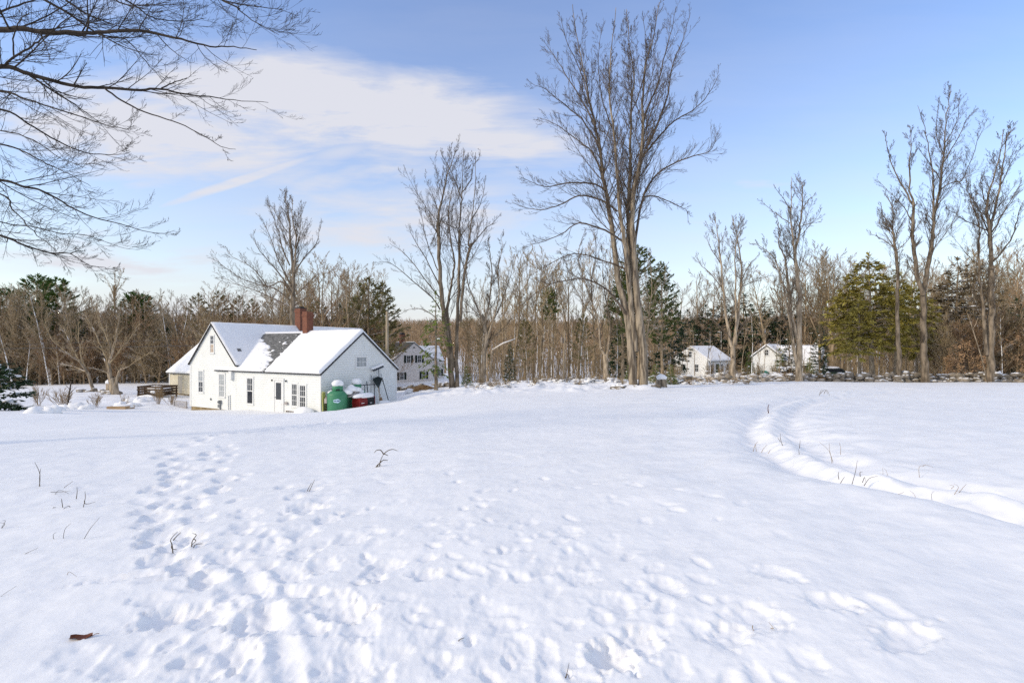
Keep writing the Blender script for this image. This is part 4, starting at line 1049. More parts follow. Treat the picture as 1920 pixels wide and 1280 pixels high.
for x in (-1.4, 1.4):
    for y in (-.84, .84):
        q = MB(); q.M = Matrix.Translation((x, y, .33))@Matrix.Rotation(R(90), 4, 'X'); q.lathe([(.2, -.1), (.32, -.09), (.33, 0), (.32, .09), (.2, .1)], 18); w_ = q.build('wheel', M['black'], t)
        q = MB(); q.M = Matrix.Translation((x, y, .33))@Matrix.Rotation(R(90), 4, 'X'); q.lathe([(.19, -.103), (.2, 0), (.19, .103)], 12); q.build('rim', M['metal_grey'], w_)
q = MB(); q.blob((-.6, 0, 1.58), 1.45, .86, .22, 3, .06, 22, 10, -.25); q.blob((-2.5, 0, 1.3), .3, .7, .1, 4, .1); q.blob((1.75, 0, 1.0), .6, .8, .14, 6, .08, 16, 8, -.3); q.build('snow_cover', M['snow_soft'], t, True)

# ------------------------------------------------------------------ left yard
t = thing('wooden_bin', 'dark weathered slatted wooden bin holding snow beside the cream garage', 'bin', at(296, 44.5, .0), R(-8))
b_ = MB()
for x in (-1.25, 1.2):
    for y in (-.8, .8): b_.box(x-.05, x+.05, y-.05, y+.05, -.3, 1.0)
b_.build('corner_posts', M['darkwood'], t)
for (nm, y) in (('front_boards', -.86), ('back_boards', .86)):
    b_ = MB()
    for i in range(4):
        z = .12+i*.24
        x0_ = -1.3 if i in (0, 3) or y > 0 else -.55
        b_.box(x0_, 1.27, y-.02, y+.02, z, z+.16)
    if y < 0:
        for i in range(5): b_.box(-1.22+i*.16, -1.15+i*.16, y-.045, y-.021, .05, .98)
        b_.box(-1.3, -.5, y-.07, y-.046, .62, .72)
    b_.build(nm, M['darkwood'], t)
for x in (-1.28, 1.25):
    b_ = MB()
    for i in range(4): b_.box(x-.02, x+.02, -.84, .84, .12+i*.24, .28+i*.24)
    b_.build('side_boards', M['darkwood'], t)
q = MB(); q.blob((.1, .1, .6), 1.1, .7, .35, 9, .15, 20, 10, -.6); q.blob((.35, -.75, .48), .42, .22, .14, 3, .2); q.blob((-.1, -.95, .05), .9, .2, .16, 4, .2); q.build('snow_inside', M['snow_soft'], t, True)
t = thing('lattice_panel', 'low grey lattice panel standing in snow left of the farmhouse corner', 'lattice', at(338, 36.8, 0), YAW)
q = MB(); q.box(-.85, .85, -.03, .03, .48, .54); q.box(-.85, .85, -.03, .03, .0, .06); q.box(-.88, -.8, -.035, .035, -.2, .56); q.box(.8, .88, -.035, .035, -.2, .56); q.build('frame', M['lattice'], t)
q = MB()
for i in range(9):
    x = -.95+i*.2
    for sg in (1, -1):
        q.M = Matrix.Translation((x+.2, .008*sg, .27))@Matrix.Rotation(R(45*sg), 4, 'Y'); q.box(-.022, .022, -.006, .006, -.33, .33)
q.build('slats', M['lattice'], t)
g = ground_px(218, 766); t = thing('bed_board', 'tan wooden board of a raised garden bed edging out of the snow', 'garden bed', (g.x, g.y, g.z), R(4))
q = MB(); q.box(-.62, .62, -.04, .04, -.25, .16); q.box(-.60, -.5, .041, .9, -.25, .14); q.box(.5, .60, .041, .9, -.25, .14); q.build('boards', M['tanboard'], t)
q = MB(); q.blob((0, .55, .06), .68, .45, .2, 3, .1, 18, 8, -.3); q.build('snow_fill', M['snow_soft'], t, True)
# hollow stump beside the old apple tree
t = thing('hollow_stump', 'pale tan hollow stump with snow on top beside the old yard tree', 'stump', at(205, 46, 0))
q = MB(); q.lathe([(.38, -.3), (.34, 0), (.27, .3), (.27, .85), (.24, .95)], 14); q.build('stump_body', B_PALE, t, True)
q = MB(); q.blob((0, 0, 1.05), .3, .28, .28, 4, .12, 14, 9, -.5); q.build('snow_cap', M['snow_soft'], t, True)
t = thing('tree_stump', 'sawn tree stump with round snow cap right of the big maple', 'stump', at(1240, 33, 0))
q = MB(); q.lathe([(.50, -.3), (.42, 0), (.36, .2), (.35, .52), (.33, .56)], 16); q.build('stump_body', B_MAPLE, t, True)
q = MB(); q.blob((0, 0, .68), .36, .36, .24, 4, .09, 16, 9, -.5); q.build('snow_cap', M['snow_soft'], t, True)
# poles and wires
def pole(label, u, vt, Y, r, trans):
    b = at(u, Y); top = P(u, vt, Y)
    t = thing('utility_pole', label, 'utility pole', b, 0, 'utility poles')
    h = top.z-b.z; lean = .02 if trans else 0
    q = MB(); q.tube([(0, 0, -.4), (lean*h*.5, 0, h*.5), (lean*h, 0, h)], [r*1.15, r, r*.8], 12); q.build('pole_shaft', M['pole'], t)
    if trans:
        q = MB(); q.lathe([(.17, -.45), (.2, -.4), (.2, .3), (.1, .38)], 14, (lean*h-.36, 0, h-1.25)); q.box(lean*h-.2, lean*h-.08, -.05, .05, h-1.4, h-1.1); q.build('transformer', M['lattice'], t)
    else:
        q = MB(); q.box(-.9, .9, -.07, -.0, h-.55, h-.43) if False else None
        q.lathe([(.03, 0), (.05, .08), (.03, .16)], 8, (0, 0, h)); q.build('insulator', M['metal_grey'], t)
    return b, h
pb, ph = pole('pale bare utility pole rising behind the right end of the farmhouse', 726, 584, 47, .17, False)
pc, ph2 = pole('slim leaning utility pole with small transformer among the bare woods', 1057, 620, 66, .15, True)
def wire(label, a, b, sag, r):
    a = Vector(a); b = Vector(b); q = MB()
    q.tube([a.lerp(b, i/16)-Vector((0, 0, sag*4*(i/16)*(1-i/16))) for i in range(17)], r, 5, False)
    o = q.build('power_line', M['black']); tag(o, label, 'power line', 'overhead lines')
wire('thicker dark power line crossing the left woods at mid height', P(726, 640, 47), P(-150, 655, 62), .1, .028)
wire('thin dark power line just above the thicker line in the left woods', P(726, 622, 47), P(-150, 648, 62), .2, .014)
wire('faint uppermost power line crossing the left treetops', P(726, 588, 47), P(-150, 566, 66), .3, .012)
wire('thin power line running between the two utility poles', P(726, 612, 47), P(1056, 655, 66), .3, .012)

# stone walls: field stones heaped in a row, snow on their tops
def stone_wall(name, label, pts, n, seed, hgt=.55, wdt=.6):
    rg = random.Random(seed); q = MB(); L = catmull(pts, 5)
    for i in range(n):
        f = rg.random()*(len(L)-1); a = int(f); p = L[a].lerp(L[min(a+1, len(L)-1)], f-a)
        hh = rg.random()**1.5; x = p.x+rg.gauss(0, .2); y = p.y+rg.gauss(0, wdt*.45); s = rg.uniform(.13, .3)
        q.blob((x, y, gz(x, y)+.02+hh*hgt*max(.1, 1-abs(y-p.y)/wdt)), s*rg.uniform(.9, 1.6), s*rg.uniform(.9, 1.4), s*rg.uniform(.55, .9), rg.randrange(9999), .22, 9, 6)
    me = q.mesh(name, M['stone'], True); o = link(name, me)
    tag(o, label, 'stone wall'); return o
def row(u0, u1, Y0, Y1, n=8): return [at(u0+(u1-u0)*i/n, Y0+(Y1-Y0)*i/n) for i in range(n+1)]
stone_wall('stone_wall', 'long snow capped field stone wall at the right edge of the field', row(1500, 2000, 43, 43.5), 520, 3, .85, .7)
stone_wall('stone_wall', 'low tumbled field stone wall in front of the white cottages', row(1225, 1490, 41, 43), 240, 5, .55)
stone_wall('stone_wall', 'snowy stone wall in front of the beige house', row(738, 850, 54, 54), 90, 6, .5, .7)
stone_wall('stone_wall', 'snow covered stone row under the woods between pole and maple', row(1000, 1180, 46, 44), 60, 8, .3)
stone_wall('rock_pile', 'pile of snow covered rocks at the foot of the old yard tree', row(168, 212, 50, 44), 40, 9, .4, .9)
o = stone_wall('rock_group', 'few mossy stones at the base of the big maple', [at(1150, 31.2), at(1200, 30.8), at(1235, 31.4)], 22, 12, .12, .5); o['category'] = 'stones'
# ------------------------------------------------------------------ single trees traced from the photo
def c7(*a): return [(950+x/1.684, y/1.684) for x, y in a]
def c5(*a): return [(1580+x/3.2, 120+y/3.2) for x, y in a]
def c6(*a): return [(380+x/4.571, 340+y/4.571) for x, y in a]
def c4(*a): return [(700+x/3.555, 400+y/3.555) for x, y in a]
def cu(*a): return [(760+x/4.265, 260+y/4.265) for x, y in a]
def c7b(*a): return [(1200+x/3.2, 300+y/3.2) for x, y in a]
def ct(*a): return [(1520+x/4, 440+y/4) for x, y in a]
def c8(*a): return [(x/2.2857, y/2.2857) for x, y in a]
traced_tree('big_maple', 'huge twin trunked bare maple standing alone at the middle of the field edge', 32, 1198, [
  (c7((402,1222),(396,1130),(385,1020),(362,930),(345,830),(335,740),(318,640),(305,560),(295,470),(278,390),(262,320),(245,230),(225,130),(208,15)), .36, .025, 0, 1.5),
  (c7((432,1222),(430,1100),(412,950),(402,830),(396,720),(400,620),(420,520),(430,420),(430,330),(437,220),(462,120),(482,8)), .38, .025, 0, -1.2),
  (c7((408,1110),(396,1000),(385,880),(375,780),(360,690),(352,600),(345,480),(335,390),(325,320),(326,230),(332,140),(345,25)), .24, .022, 0, -2.2),
  (c7((390,900),(384,760),(385,640),(390,540),(390,440),(395,330),(402,240),(388,150),(378,30)), .21, .022, 0, 2.4),
  (c7((404,800),(415,700),(426,640),(445,590),(480,545),(540,510),(600,490),(640,478),(660,440)), .13, .02, 1, -1.5),
  (c7((428,622),(460,618),(495,628),(540,650),(568,665),(572,700)), .07, .015, 1, 1.),
  (c7((428,490),(450,470),(500,410),(540,375),(600,340),(645,285),(668,240)), .11, .015, 1, 2.),
  (c7((438,470),(465,420),(492,350),(512,290),(522,210),(555,130),(580,40)), .12, .015, 1, -2.),
  (c7((428,400),(450,330),(480,260),(500,170),(522,90),(535,20)), .10, .015, 1, 1.5),
  (c7((312,605),(280,582),(200,578),(130,590),(90,580),(45,560)), .09, .014, 1, -1.5),
  (c7((350,668),(300,632),(230,618),(170,645),(110,662),(60,655),(18,640)), .10, .014, 1, 1.),
  (c7((372,765),(310,728),(230,705),(170,740),(110,765),(62,772)), .10, .014, 1, -2.),
  (c7((378,850),(310,825),(215,800),(140,832),(88,862)), .085, .014, 1, 1.5),
  (c7((386,1005),(355,960),(310,910),(245,880),(160,890),(100,920),(50,962)), .12, .014, 1, -1.),
  (c7((300,545),(268,480),(220,440),(155,392),(100,372)), .09, .014, 1, 2.),
  (c7((290,455),(235,375),(172,322),(125,285),(85,268)), .085, .014, 1, -2.),
  (c7((280,400),(245,330),(195,250),(152,180),(118,130)), .08, .014, 1, 1.5),
  (c7((262,330),(230,220),(190,130),(172,60)), .06, .014, 1, -1.),
  (c7((395,350),(430,260),(440,150),(430,60)), .06, .014, 1, -2.5), (c7((330,400),(300,300),(290,190),(300,90)), .06, .014, 1, 2.5)],
  5, .0085, B_MAPLE, B_DARK, dens=1.0)
traced_tree('tall_tree', 'tall multi stemmed bare tree behind the evergreen right of the beige house', 45, 853, [
  (c4((560,1165),(555,900),(565,600),(575,300),(575,100))+cu((428,900),(440,600),(455,450),(456,300),(467,90)), .24, .03, 0, .5),
  (c4((527,1150),(503,900),(472,700),(450,500),(440,300),(432,60))+cu((262,780),(272,580),(302,450),(330,300),(385,160),(400,90)), .34, .03, 0, -1.5),
  (c4((535,1030),(505,800),(492,650),(520,540),(560,400),(600,200),(640,40))+cu((350,420),(345,330)), .26, .03, 0, 2) if 0 else
  (c4((535,1030),(505,800),(492,650),(505,560),(525,450),(540,330),(520,200))+cu((345,600),(380,380),(375,300)), .24, .03, 0, 2.),
  (c4((578,720),(600,450),(625,300),(655,200))+cu((505,860),(530,650),(548,500),(560,330),(562,110)), .18, .025, 0, -1.),
  (cu((505,880),(560,820),(640,720),(700,680),(768,590)), .08, .015, 1, 1.),
  (cu((450,480),(400,350),(350,230),(300,150),(285,110)), .07, .015, 1, -1.), (cu((452,430),(520,330),(545,220),(590,150),(600,90)), .07, .015, 1, 1.),
  (cu((535,640),(600,520),(630,400),(640,300)), .07, .015, 1, -1.5),
  (c4((445,640),(390,560),(260,450),(130,340),(40,320)), .10, .015, 1, -1.5), (c4((440,560),(330,420),(220,280),(110,200)), .09, .015, 1, 1.5),
  (c4((440,480),(350,300),(270,170),(240,100)), .08, .015, 1, -.5), (c4((430,380),(360,200),(330,60),(310,-40)), .07, .015, 1, 1.),
  (c4((425,700),(330,640),(240,640),(150,690)), .07, .015, 1, 1.), (c4((540,560),(600,480),(650,330)), .05, .015, 1, 1.5)],
  6, .009, B1, B_TWIG, dens=.75)
traced_tree('yard_tree', 'spreading bare tree with upright crown rising behind the farmhouse chimneys', 49, 550, [
  ([(548, 722)]+c6((770,1210),(778,900),(772,700),(752,500),(745,350),(728,220),(708,100)), .34, .03, 0, .5),
  (c6((782,780),(795,620),(800,480),(772,350),(768,230),(775,130)), .14, .02, 0, -1.),
  (c6((765,960),(700,850),(570,690),(470,570),(430,440)), .13, .015, 1, -2.), (c6((762,900),(700,780),(640,650),(560,440),(520,330)), .12, .015, 1, 1.5),
  (c6((745,720),(680,560),(650,430),(580,240),(555,180)), .10, .015, 1, -1.), (c6((735,440),(660,340),(600,230),(560,200)), .06, .015, 1, 1.),
  (c6((785,800),(840,700),(900,620),(965,550),(1000,440),(1018,340)), .11, .015, 1, 1.), (c6((795,600),(830,480),(840,360),(845,280)), .08, .015, 1, -1.),
  (c6((775,1000),(680,860),(560,900),(500,820),(400,720),(260,650),(190,550)), .12, .015, 1, 1.),
  (c6((770,1040),(620,920),(470,880),(330,830),(200,740),(90,660)), .11, .015, 1, -1.5), (c6((760,1080),(600,1000),(450,930),(280,880),(80,770)), .10, .015, 1, 1.5),
  (c6((790,980),(860,920),(930,850),(1000,780)), .08, .015, 1, -1.5), (c6((785,1060),(900,980),(960,940),(1010,850)), .07, .015, 1, 1.)],
  7, .011, B1, B_TWIG, dens=.9)
traced_tree('forked_tree', 'pale stemmed bare tree with snow covered broken limb in front of the brown woods', 46, 905, [
  (c4((722,1150),(740,930),(755,850),(742,740),(735,690)), .30, .2, 0, .3),
  (c4((740,740),(700,640),(640,500),(615,330),(640,230)), .14, .02, 0, -1.2), (c4((742,730),(770,600),(790,400),(772,230),(760,180)), .15, .02, 0, 1.2),
  (c4((755,850),(800,700),(840,540),(830,380),(860,230),(850,160)), .12, .02, 0, -.8), (c4((745,800),(830,650),(900,470),(940,300)), .10, .018, 1, 1.),
  (c4((752,900),(800,820),(870,760),(930,690)), .10, .02, 1, -.5), (c4((735,720),(660,660),(580,660)), .06, .015, 1, .6), (c4((730,700),(620,600),(560,520)), .06, .015, 1, -.6)],
  8, .010, B_PALE, B_TWIG, dens=1.15)
# snow plastered broken limb on it
traced_tree('fork_tree', 'bare forked tree with pale bole between utility pole and big maple', 50, 1136, [
  ([(1136,714),(1136,690),(1136,664)], .36, .32, 0, 0), ([(1135,668),(1125,648),(1122,604),(1108,561),(1091,512),(1085,470),(1098,430)], .17, .02, 0, -1.),
  ([(1137,668),(1142,640),(1143,600),(1135,555),(1130,500),(1132,455)], .16, .02, 0, 1.2), ([(1108,561),(1110,520),(1118,470),(1112,425)], .08, .02, 1, 1.), ([(1122,604),(1095,570),(1070,520),(1060,480)], .07, .015, 1, -1.), ([(1143,600),(1160,560),(1166,510)], .06, .015, 1, 1.)],
  9, .011, B_PALE, B_TWIG, dens=1.1)
traced_tree('slender_tree', 'thin pale bare tree close to the right side of the big maple', 36, 1214, [
  ([(1213,724),(1211,690),(1212,655),(1216,600),(1222,546),(1220,503),(1217,470)], .13, .02, 0, .5), ([(1216,600),(1235,570),(1245,530),(1247,500)], .04, .012, 1, .8), ([(1220,560),(1205,530),(1198,500)], .04, .012, 1, -.8)],
  10, .008, B_PALE, B_PALE, dens=1.0)
traced_tree('slim_maple', 'pale bare tree forking low with wide side limbs in front of the left white cottage', 42, 1375, [
  (c7b((560,1335),(558,1200),(555,1110)), .30, .24, 0, 0), (c7b((550,1120),(520,950),(502,780),(482,600),(470,480),(460,400),(450,330)), .17, .022, 0, -1.),
  (c7b((560,1120),(590,900),(610,700),(600,560),(575,430),(550,330)), .17, .022, 0, 1.2), (c7b((572,1110),(575,900),(570,700),(575,520),(600,420),(625,370)), .12, .02, 0, -1.5),
  (c7b((575,1115),(600,1010),(680,920),(752,858)), .10, .02, 1, .7), (c7b((550,1090),(525,1050),(440,965),(330,935)), .09, .015, 1, -.7),
  (c7b((500,780),(430,690),(360,620),(340,570)), .07, .015, 1, 1.), (c7b((608,720),(650,640),(720,560)), .07, .015, 1, -1.), (c7b((482,620),(430,540),(390,430)), .06, .015, 1, -.5), (c7b((610,760),(700,720),(790,690)), .06, .015, 1, 1.)],
  12, .009, B_PALE, B_TWIG, dens=1.15)
traced_tree('twin_trunk_tree', 'tall pale tree with two joined trunks in front of the gabled white cottage', 42, 1497, [
  (c7b((958,1330),(955,1110),(957,900),(942,700),(930,560),(955,450),(965,330),(975,200),(970,130)), .34, .025, 0, .5),
  (c7b((945,1240),(912,1050),(882,880),(850,720),(812,600),(740,530),(680,500)), .17, .02, 0, -1.2), (c7b((945,1070),(902,900),(886,720),(868,590),(832,500),(835,440),(815,310)), .18, .02, 0, 1.),
  (c7b((930,560),(912,430),(905,280),(908,100)), .12, .02, 0, -.6), (c7b((960,400),(1020,380),(1090,370)), .05, .012, 1, .6), (c7b((905,300),(850,220),(800,150)), .06, .012, 1, -.8),
  (c7b((900,380),(800,310),(720,240)), .06, .012, 1, .8), (c7b((972,300),(1020,230),(1060,210)), .05, .012, 1, -.6), (c7b((870,600),(880,520),(890,440)), .05, .012, 1, .6)],
  13, .010, B_PALE, B_TWIG, dens=1.1)
traced_tree('bare_tree', 'leftmost of the three tall bare trees above the olive hemlocks', 43, 1687, [
  (ct((670,1115),(656,880),(652,600),(650,230),(620,0))+c5((300,1000),(300,880),(270,800)), .26, .03, 0, .5),
  (c5((305,1080),(350,960),(385,900),(410,1000)) if 0 else c5((312,1060),(340,980),(380,920)), .07, .015, 1, 1.), (c5((300,1000),(240,900),(230,830)), .08, .015, 1, -1.), (c5((305,1100),(220,1040),(150,1010)), .07, .015, 1, .7), (c5((320,1120),(390,1060),(440,990)), .06, .015, 1, -.8)],
  14, .009, B1, B_TWIG, dens=1.21)
traced_tree('bare_tree', 'tallest bare tree on the right with trunk forking above the hemlocks', 42, 1736, [
  (ct((865,1115),(850,900),(846,700),(842,440)), .36, .27, 0, .2),
  (ct((842,450),(800,300),(770,100),(760,0))+c5((422,950),(425,830)), .22, .12, 0, -1.), (c5((425,850),(375,760),(310,640),(270,500),(250,400)), .10, .018, 0, -1.), (c5((425,860),(400,640),(410,480),(400,370)), .10, .018, 0, .8), (c5((420,960),(370,860),(300,790),(200,690)), .07, .015, 1, 1.),
  (ct((842,450),(880,250),(912,50))+c5((545,950),(582,750),(600,580),(615,400),(640,220),(652,125)), .24, .02, 0, 1.), (c5((540,930),(545,750),(530,600),(500,430),(450,250)), .11, .018, 0, -1.),
  (c5((585,760),(650,710),(715,700),(760,600),(830,420),(875,320)), .07, .014, 1, 1.2), (c5((600,600),(680,470),(740,340),(790,280)), .07, .014, 1, -1.), (c5((590,700),(520,600),(440,480)), .06, .014, 1, 1.), (c5((605,540),(560,400),(580,200)), .06, .014, 1, -1.), (c5((610,480),(690,330),(700,200)), .06, .014, 1, 1.)],
  15, .009, B1, B_TWIG, dens=1.205)
traced_tree('bare_tree', 'large bare tree nearest the right edge with many upward limbs', 42, 1857, [
  (ct((1345,1105),(1350,800),(1352,500),(1350,250)), .36, .27, 0, .2), (c5((890,1230),(892,1000),(905,900),(945,720),(960,600),(990,440),(1040,380)), .18, .02, 0, 1.2), (c5((888,1150),(880,980),(865,850),(900,700),(950,520),(965,390)), .17, .02, 0, -1.),
  (ct((1320,900),(1300,700),(1290,500),(1262,250))+c5((815,1080),(820,980),(790,880),(750,760),(740,660)), .17, .02, 0, -1.5), (c5((885,1040),(830,900),(790,820),(700,770)), .08, .014, 1, 1.), (c5((905,1180),(960,1120),(1030,1000),(1060,880),(1088,820)), .12, .015, 1, 1.),
  (c5((895,1010),(960,900),(1020,800),(1075,700)), .09, .014, 1, -1.), (c5((870,1000),(760,950),(680,900),(610,870)), .07, .014, 1, -1.), (c5((880,960),(840,760),(830,660)), .07, .014, 1, 1.), (c5((950,720),(1010,600),(1070,500)), .06, .014, 1, .8)],
  16, .009, B1, B_TWIG, dens=1.21)
traced_tree('old_yard_tree', 'low spreading old tree with several leaning stems in the snowy left yard', 44, 215, [
  ([(217,738),(214,722),(212,708)], .40, .33, 0, 0), ([(212,712),(205,690),(207,665),(203,630),(198,600)], .22, .03, 0, .6), ([(213,712),(222,700),(228,692),(240,688)], .17, .05, 0, -1.), ([(240,688),(262,672),(285,660)], .05, .02, 1, -.5),
  ([(210,708),(200,688),(195,672)], .12, .05, 0, 1.), ([(207,672),(215,640),(222,600),(225,575)], .13, .02, 0, -1.), ([(205,690),(190,650),(170,610),(160,590)], .10, .02, 1, 1.), ([(206,680),(240,640),(262,605)], .09, .02, 1, 1.2), ([(204,700),(180,692),(160,688)], .07, .02, 1, -1.), ([(203,640),(185,600),(180,570)], .08, .02, 1, -1.)],
  17, .012, B_PALE, B_WTWIG, dens=1.5)
traced_tree('leaning_tree', 'snow streaked stem leaning left from the rock pile in the left yard', 49, 177, [
  ([(177,720),(165,700),(152,682),(135,668),(110,655)], .19, .05, 0, -1.), ([(165,698),(140,688),(112,682)], .08, .02, 1, 1.), ([(152,682),(130,640),(118,610)], .09, .02, 1, 1.), ([(160,690),(150,650),(146,605)], .09, .02, 1, -1.), ([(140,672),(100,640),(85,610)], .07, .02, 1, -.6)],
  18, .012, B_PALE, B_WTWIG, dens=1.3)
traced_tree('lone_tree', 'thin bare tree with vase shaped top standing above the left woods', 82, 214, [
  ([(214,716),(214,640),(214,565),(214,545)], .24, .14, 0, 0), ([(214,560),(208,540),(200,525),(188,512)], .08, .02, 1, .6), ([(214,560),(216,535),(216,515),(213,500)], .09, .02, 0, 0), ([(215,552),(222,532),(228,515),(232,505)], .08, .02, 1, -.6), ([(214,556),(226,536),(240,522)], .07, .02, 1, .6)],
  19, .016, B_WOODS, B_WTWIG, dens=1.2)

# overhanging tree whose trunk stands just outside the left of the frame
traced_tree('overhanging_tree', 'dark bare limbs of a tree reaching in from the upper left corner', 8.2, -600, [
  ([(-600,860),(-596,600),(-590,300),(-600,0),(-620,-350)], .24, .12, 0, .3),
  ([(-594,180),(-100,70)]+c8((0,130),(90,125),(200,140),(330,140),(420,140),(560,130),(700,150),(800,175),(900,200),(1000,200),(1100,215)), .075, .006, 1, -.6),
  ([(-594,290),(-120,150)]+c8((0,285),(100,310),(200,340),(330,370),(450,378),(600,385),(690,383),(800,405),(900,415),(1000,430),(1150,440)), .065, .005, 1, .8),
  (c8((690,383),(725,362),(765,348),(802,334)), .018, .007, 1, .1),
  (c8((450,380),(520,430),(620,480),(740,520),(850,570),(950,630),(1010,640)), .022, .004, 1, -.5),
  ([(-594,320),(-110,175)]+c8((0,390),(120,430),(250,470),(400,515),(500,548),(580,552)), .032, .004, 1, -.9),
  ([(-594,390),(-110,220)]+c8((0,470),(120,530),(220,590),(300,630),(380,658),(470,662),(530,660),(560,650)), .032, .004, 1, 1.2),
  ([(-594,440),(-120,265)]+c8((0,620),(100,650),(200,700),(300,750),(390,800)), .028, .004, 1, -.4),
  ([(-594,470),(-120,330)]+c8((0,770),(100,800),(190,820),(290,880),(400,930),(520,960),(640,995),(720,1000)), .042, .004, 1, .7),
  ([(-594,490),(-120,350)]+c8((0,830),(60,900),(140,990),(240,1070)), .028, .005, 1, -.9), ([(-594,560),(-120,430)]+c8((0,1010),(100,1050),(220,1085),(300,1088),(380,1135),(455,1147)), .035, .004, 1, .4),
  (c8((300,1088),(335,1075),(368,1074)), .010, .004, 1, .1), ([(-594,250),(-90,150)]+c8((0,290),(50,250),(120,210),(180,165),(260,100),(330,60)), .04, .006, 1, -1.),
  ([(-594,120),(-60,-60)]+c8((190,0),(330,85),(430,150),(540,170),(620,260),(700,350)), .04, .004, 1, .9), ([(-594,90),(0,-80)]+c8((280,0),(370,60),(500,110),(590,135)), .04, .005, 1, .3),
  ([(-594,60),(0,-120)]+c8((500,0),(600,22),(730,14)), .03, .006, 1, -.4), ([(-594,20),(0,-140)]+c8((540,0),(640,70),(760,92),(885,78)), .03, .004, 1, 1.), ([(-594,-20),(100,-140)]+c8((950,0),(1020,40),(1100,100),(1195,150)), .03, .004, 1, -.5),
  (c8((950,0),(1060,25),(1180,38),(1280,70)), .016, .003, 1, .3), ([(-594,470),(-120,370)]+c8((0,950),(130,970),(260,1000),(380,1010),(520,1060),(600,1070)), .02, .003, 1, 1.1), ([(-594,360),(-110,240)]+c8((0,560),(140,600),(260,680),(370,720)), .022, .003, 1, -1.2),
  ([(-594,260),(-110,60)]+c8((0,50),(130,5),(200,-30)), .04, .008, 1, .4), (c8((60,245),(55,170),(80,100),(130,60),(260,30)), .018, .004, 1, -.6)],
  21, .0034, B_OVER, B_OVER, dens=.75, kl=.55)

# ------------------------------------------------------------------ prototypes for the woods
def proto(seed, Ht, r, lv1, mt, mc, up=.05, rmin=.012, t0=.35, num=16, ang=(25, 48), ln=(.26, .42), fork=0, lv2=8, lv3=6):
    rg = random.Random(seed); C = settings(rmin, 4); C[1].update(num=num, t0=t0, ang=ang, len=ln, rr=.5, up=up, rmax=r*.55); C[2].update(num=lv2); C[3].update(num=lv3)
    out = []; C[0].update(rmin=rmin*1.4, wander=.035, tip=.1)
    branch(out, Vector((0, 0, -.3)), Vector((rg.gauss(0, .04), rg.gauss(0, .04), 1)).normalized(), Ht, r, 0, C, rg)
    for k in range(fork):
        z = Ht*rg.uniform(.15, .4); w = rg.uniform(0, 6.28); i = int(z/Ht*12)
        branch(out, out[0][0][i].copy(), Vector((math.cos(w)*.28, math.sin(w)*.28, 1)).normalized(), Ht*.62, r*.6, 0, C, rg)
    res = []
    for nm, sel, m in (('trunk', [x for x in out if x[3] == 0], mt), ('crown', [x for x in out if x[3] > 0], mc)):
        V, Q = tubes([(x[0], x[1], x[2]) for x in sel]); res.append(mesh_np('woods_'+nm, V, Q, m))
    return res
PR = [proto(101, 16, .20, 0, B_WOODS, B_WTWIG), proto(102, 16, .17, 0, B_WOODS, B_WTWIG, num=20, t0=.25, fork=1), proto(103, 16, .22, 0, B_WOODS, B_RUST, ang=(35, 60), ln=(.32, .5), t0=.3),
      proto(104, 16, .15, 0, B_WOODS, B_WTWIG, num=13, t0=.5, ln=(.2, .34)), proto(105, 16, .2, 0, B_WOODS, B_WTWIG, num=18, t0=.28, fork=2), proto(106, 16, .18, 0, B_SNOWY, B_WTWIG, num=15, t0=.3),
      proto(107, 16, .19, 0, B_WOODS, B_RUST, num=22, t0=.2, ang=(30, 60))]
BUSHY = [proto(111, 9, .12, 0, B_WOODS, B_WTWIG, num=26, t0=.06, ang=(30, 62), ln=(.4, .62), fork=2, rmin=.014), proto(112, 9, .12, 0, B_WOODS, B_RUST, num=26, t0=.06, ang=(30, 65), ln=(.4, .6), fork=3, rmin=.014)]
THIN = [proto(121, 10, .075, 0, B_PALE, B_WTWIG, num=10, t0=.4, ln=(.14, .26), rmin=.011, lv2=4, lv3=3), proto(122, 10, .065, 0, B_WOODS, B_WTWIG, num=12, t0=.3, ln=(.14, .28), rmin=.011, lv2=4, lv3=3), proto(123, 10, .06, 0, B_SNOWY, B_WTWIG, num=8, t0=.35, ln=(.12, .24), rmin=.011, lv2=4, lv3=3)]
_roots = {}
def blocked(u, Y, m=0):
    """keeps the open ground before the far houses, the car and the slim pole clear"""
    return (735-m < u < 865+m and 50 < Y < 99) or (1268-m < u < 1525+m and 60 < Y < 86) or (1525 < u < 1602 and 48 < Y < 72) or (abs(u-1057) < 9 and Y < 67)
def plant(kind, meshes, u, vt, Y, label, group, rg, H0_=16., cat='tree', sxy=(.85, 1.15), name='bare_tree', dz=0.):
    if kind == 'w' and blocked(u, Y, 14): return None
    b = at(u, Y); top = P(u, vt, Y); h = max(1.5, top.z-b.z); s = h/H0_
    key = (kind, id(meshes[0]))
    if key in _roots: t = copy_tree(_roots[key]); t.name = name; 
    else: t = put_tree(name, label, cat, (0, 0, 0), meshes, group, ('snow',)); _roots[key] = t
    t.location = b; k = s*rg.uniform(*sxy); t.scale = (k, k, s); t.rotation_euler = (rg.gauss(0, .02), rg.gauss(0, .02), rg.uniform(0, 6.28))
    tag(t, label, cat, group); return t
rg = random.Random(77)
LW = 'bare brown tree in the dense wood along the back of the left yard'
def stretch(u0, u1, n, Ys, tops, protos, label, group, H0_=16., cat='tree', sxy=(.85, 1.15), jit=.5, name='bare_tree'):
    for i in range(n):
        u = u0+(u1-u0)*(i+.5+rg.uniform(-jit, jit))/n; Y = rg.uniform(*Ys)
        vt = np.interp(u, [p[0] for p in tops], [p[1] for p in tops])+rg.gauss(0, 9)
        pr = rg.choice(protos); plant('w', pr, u, vt, Y, label, group, rg, H0_, cat, sxy, name)
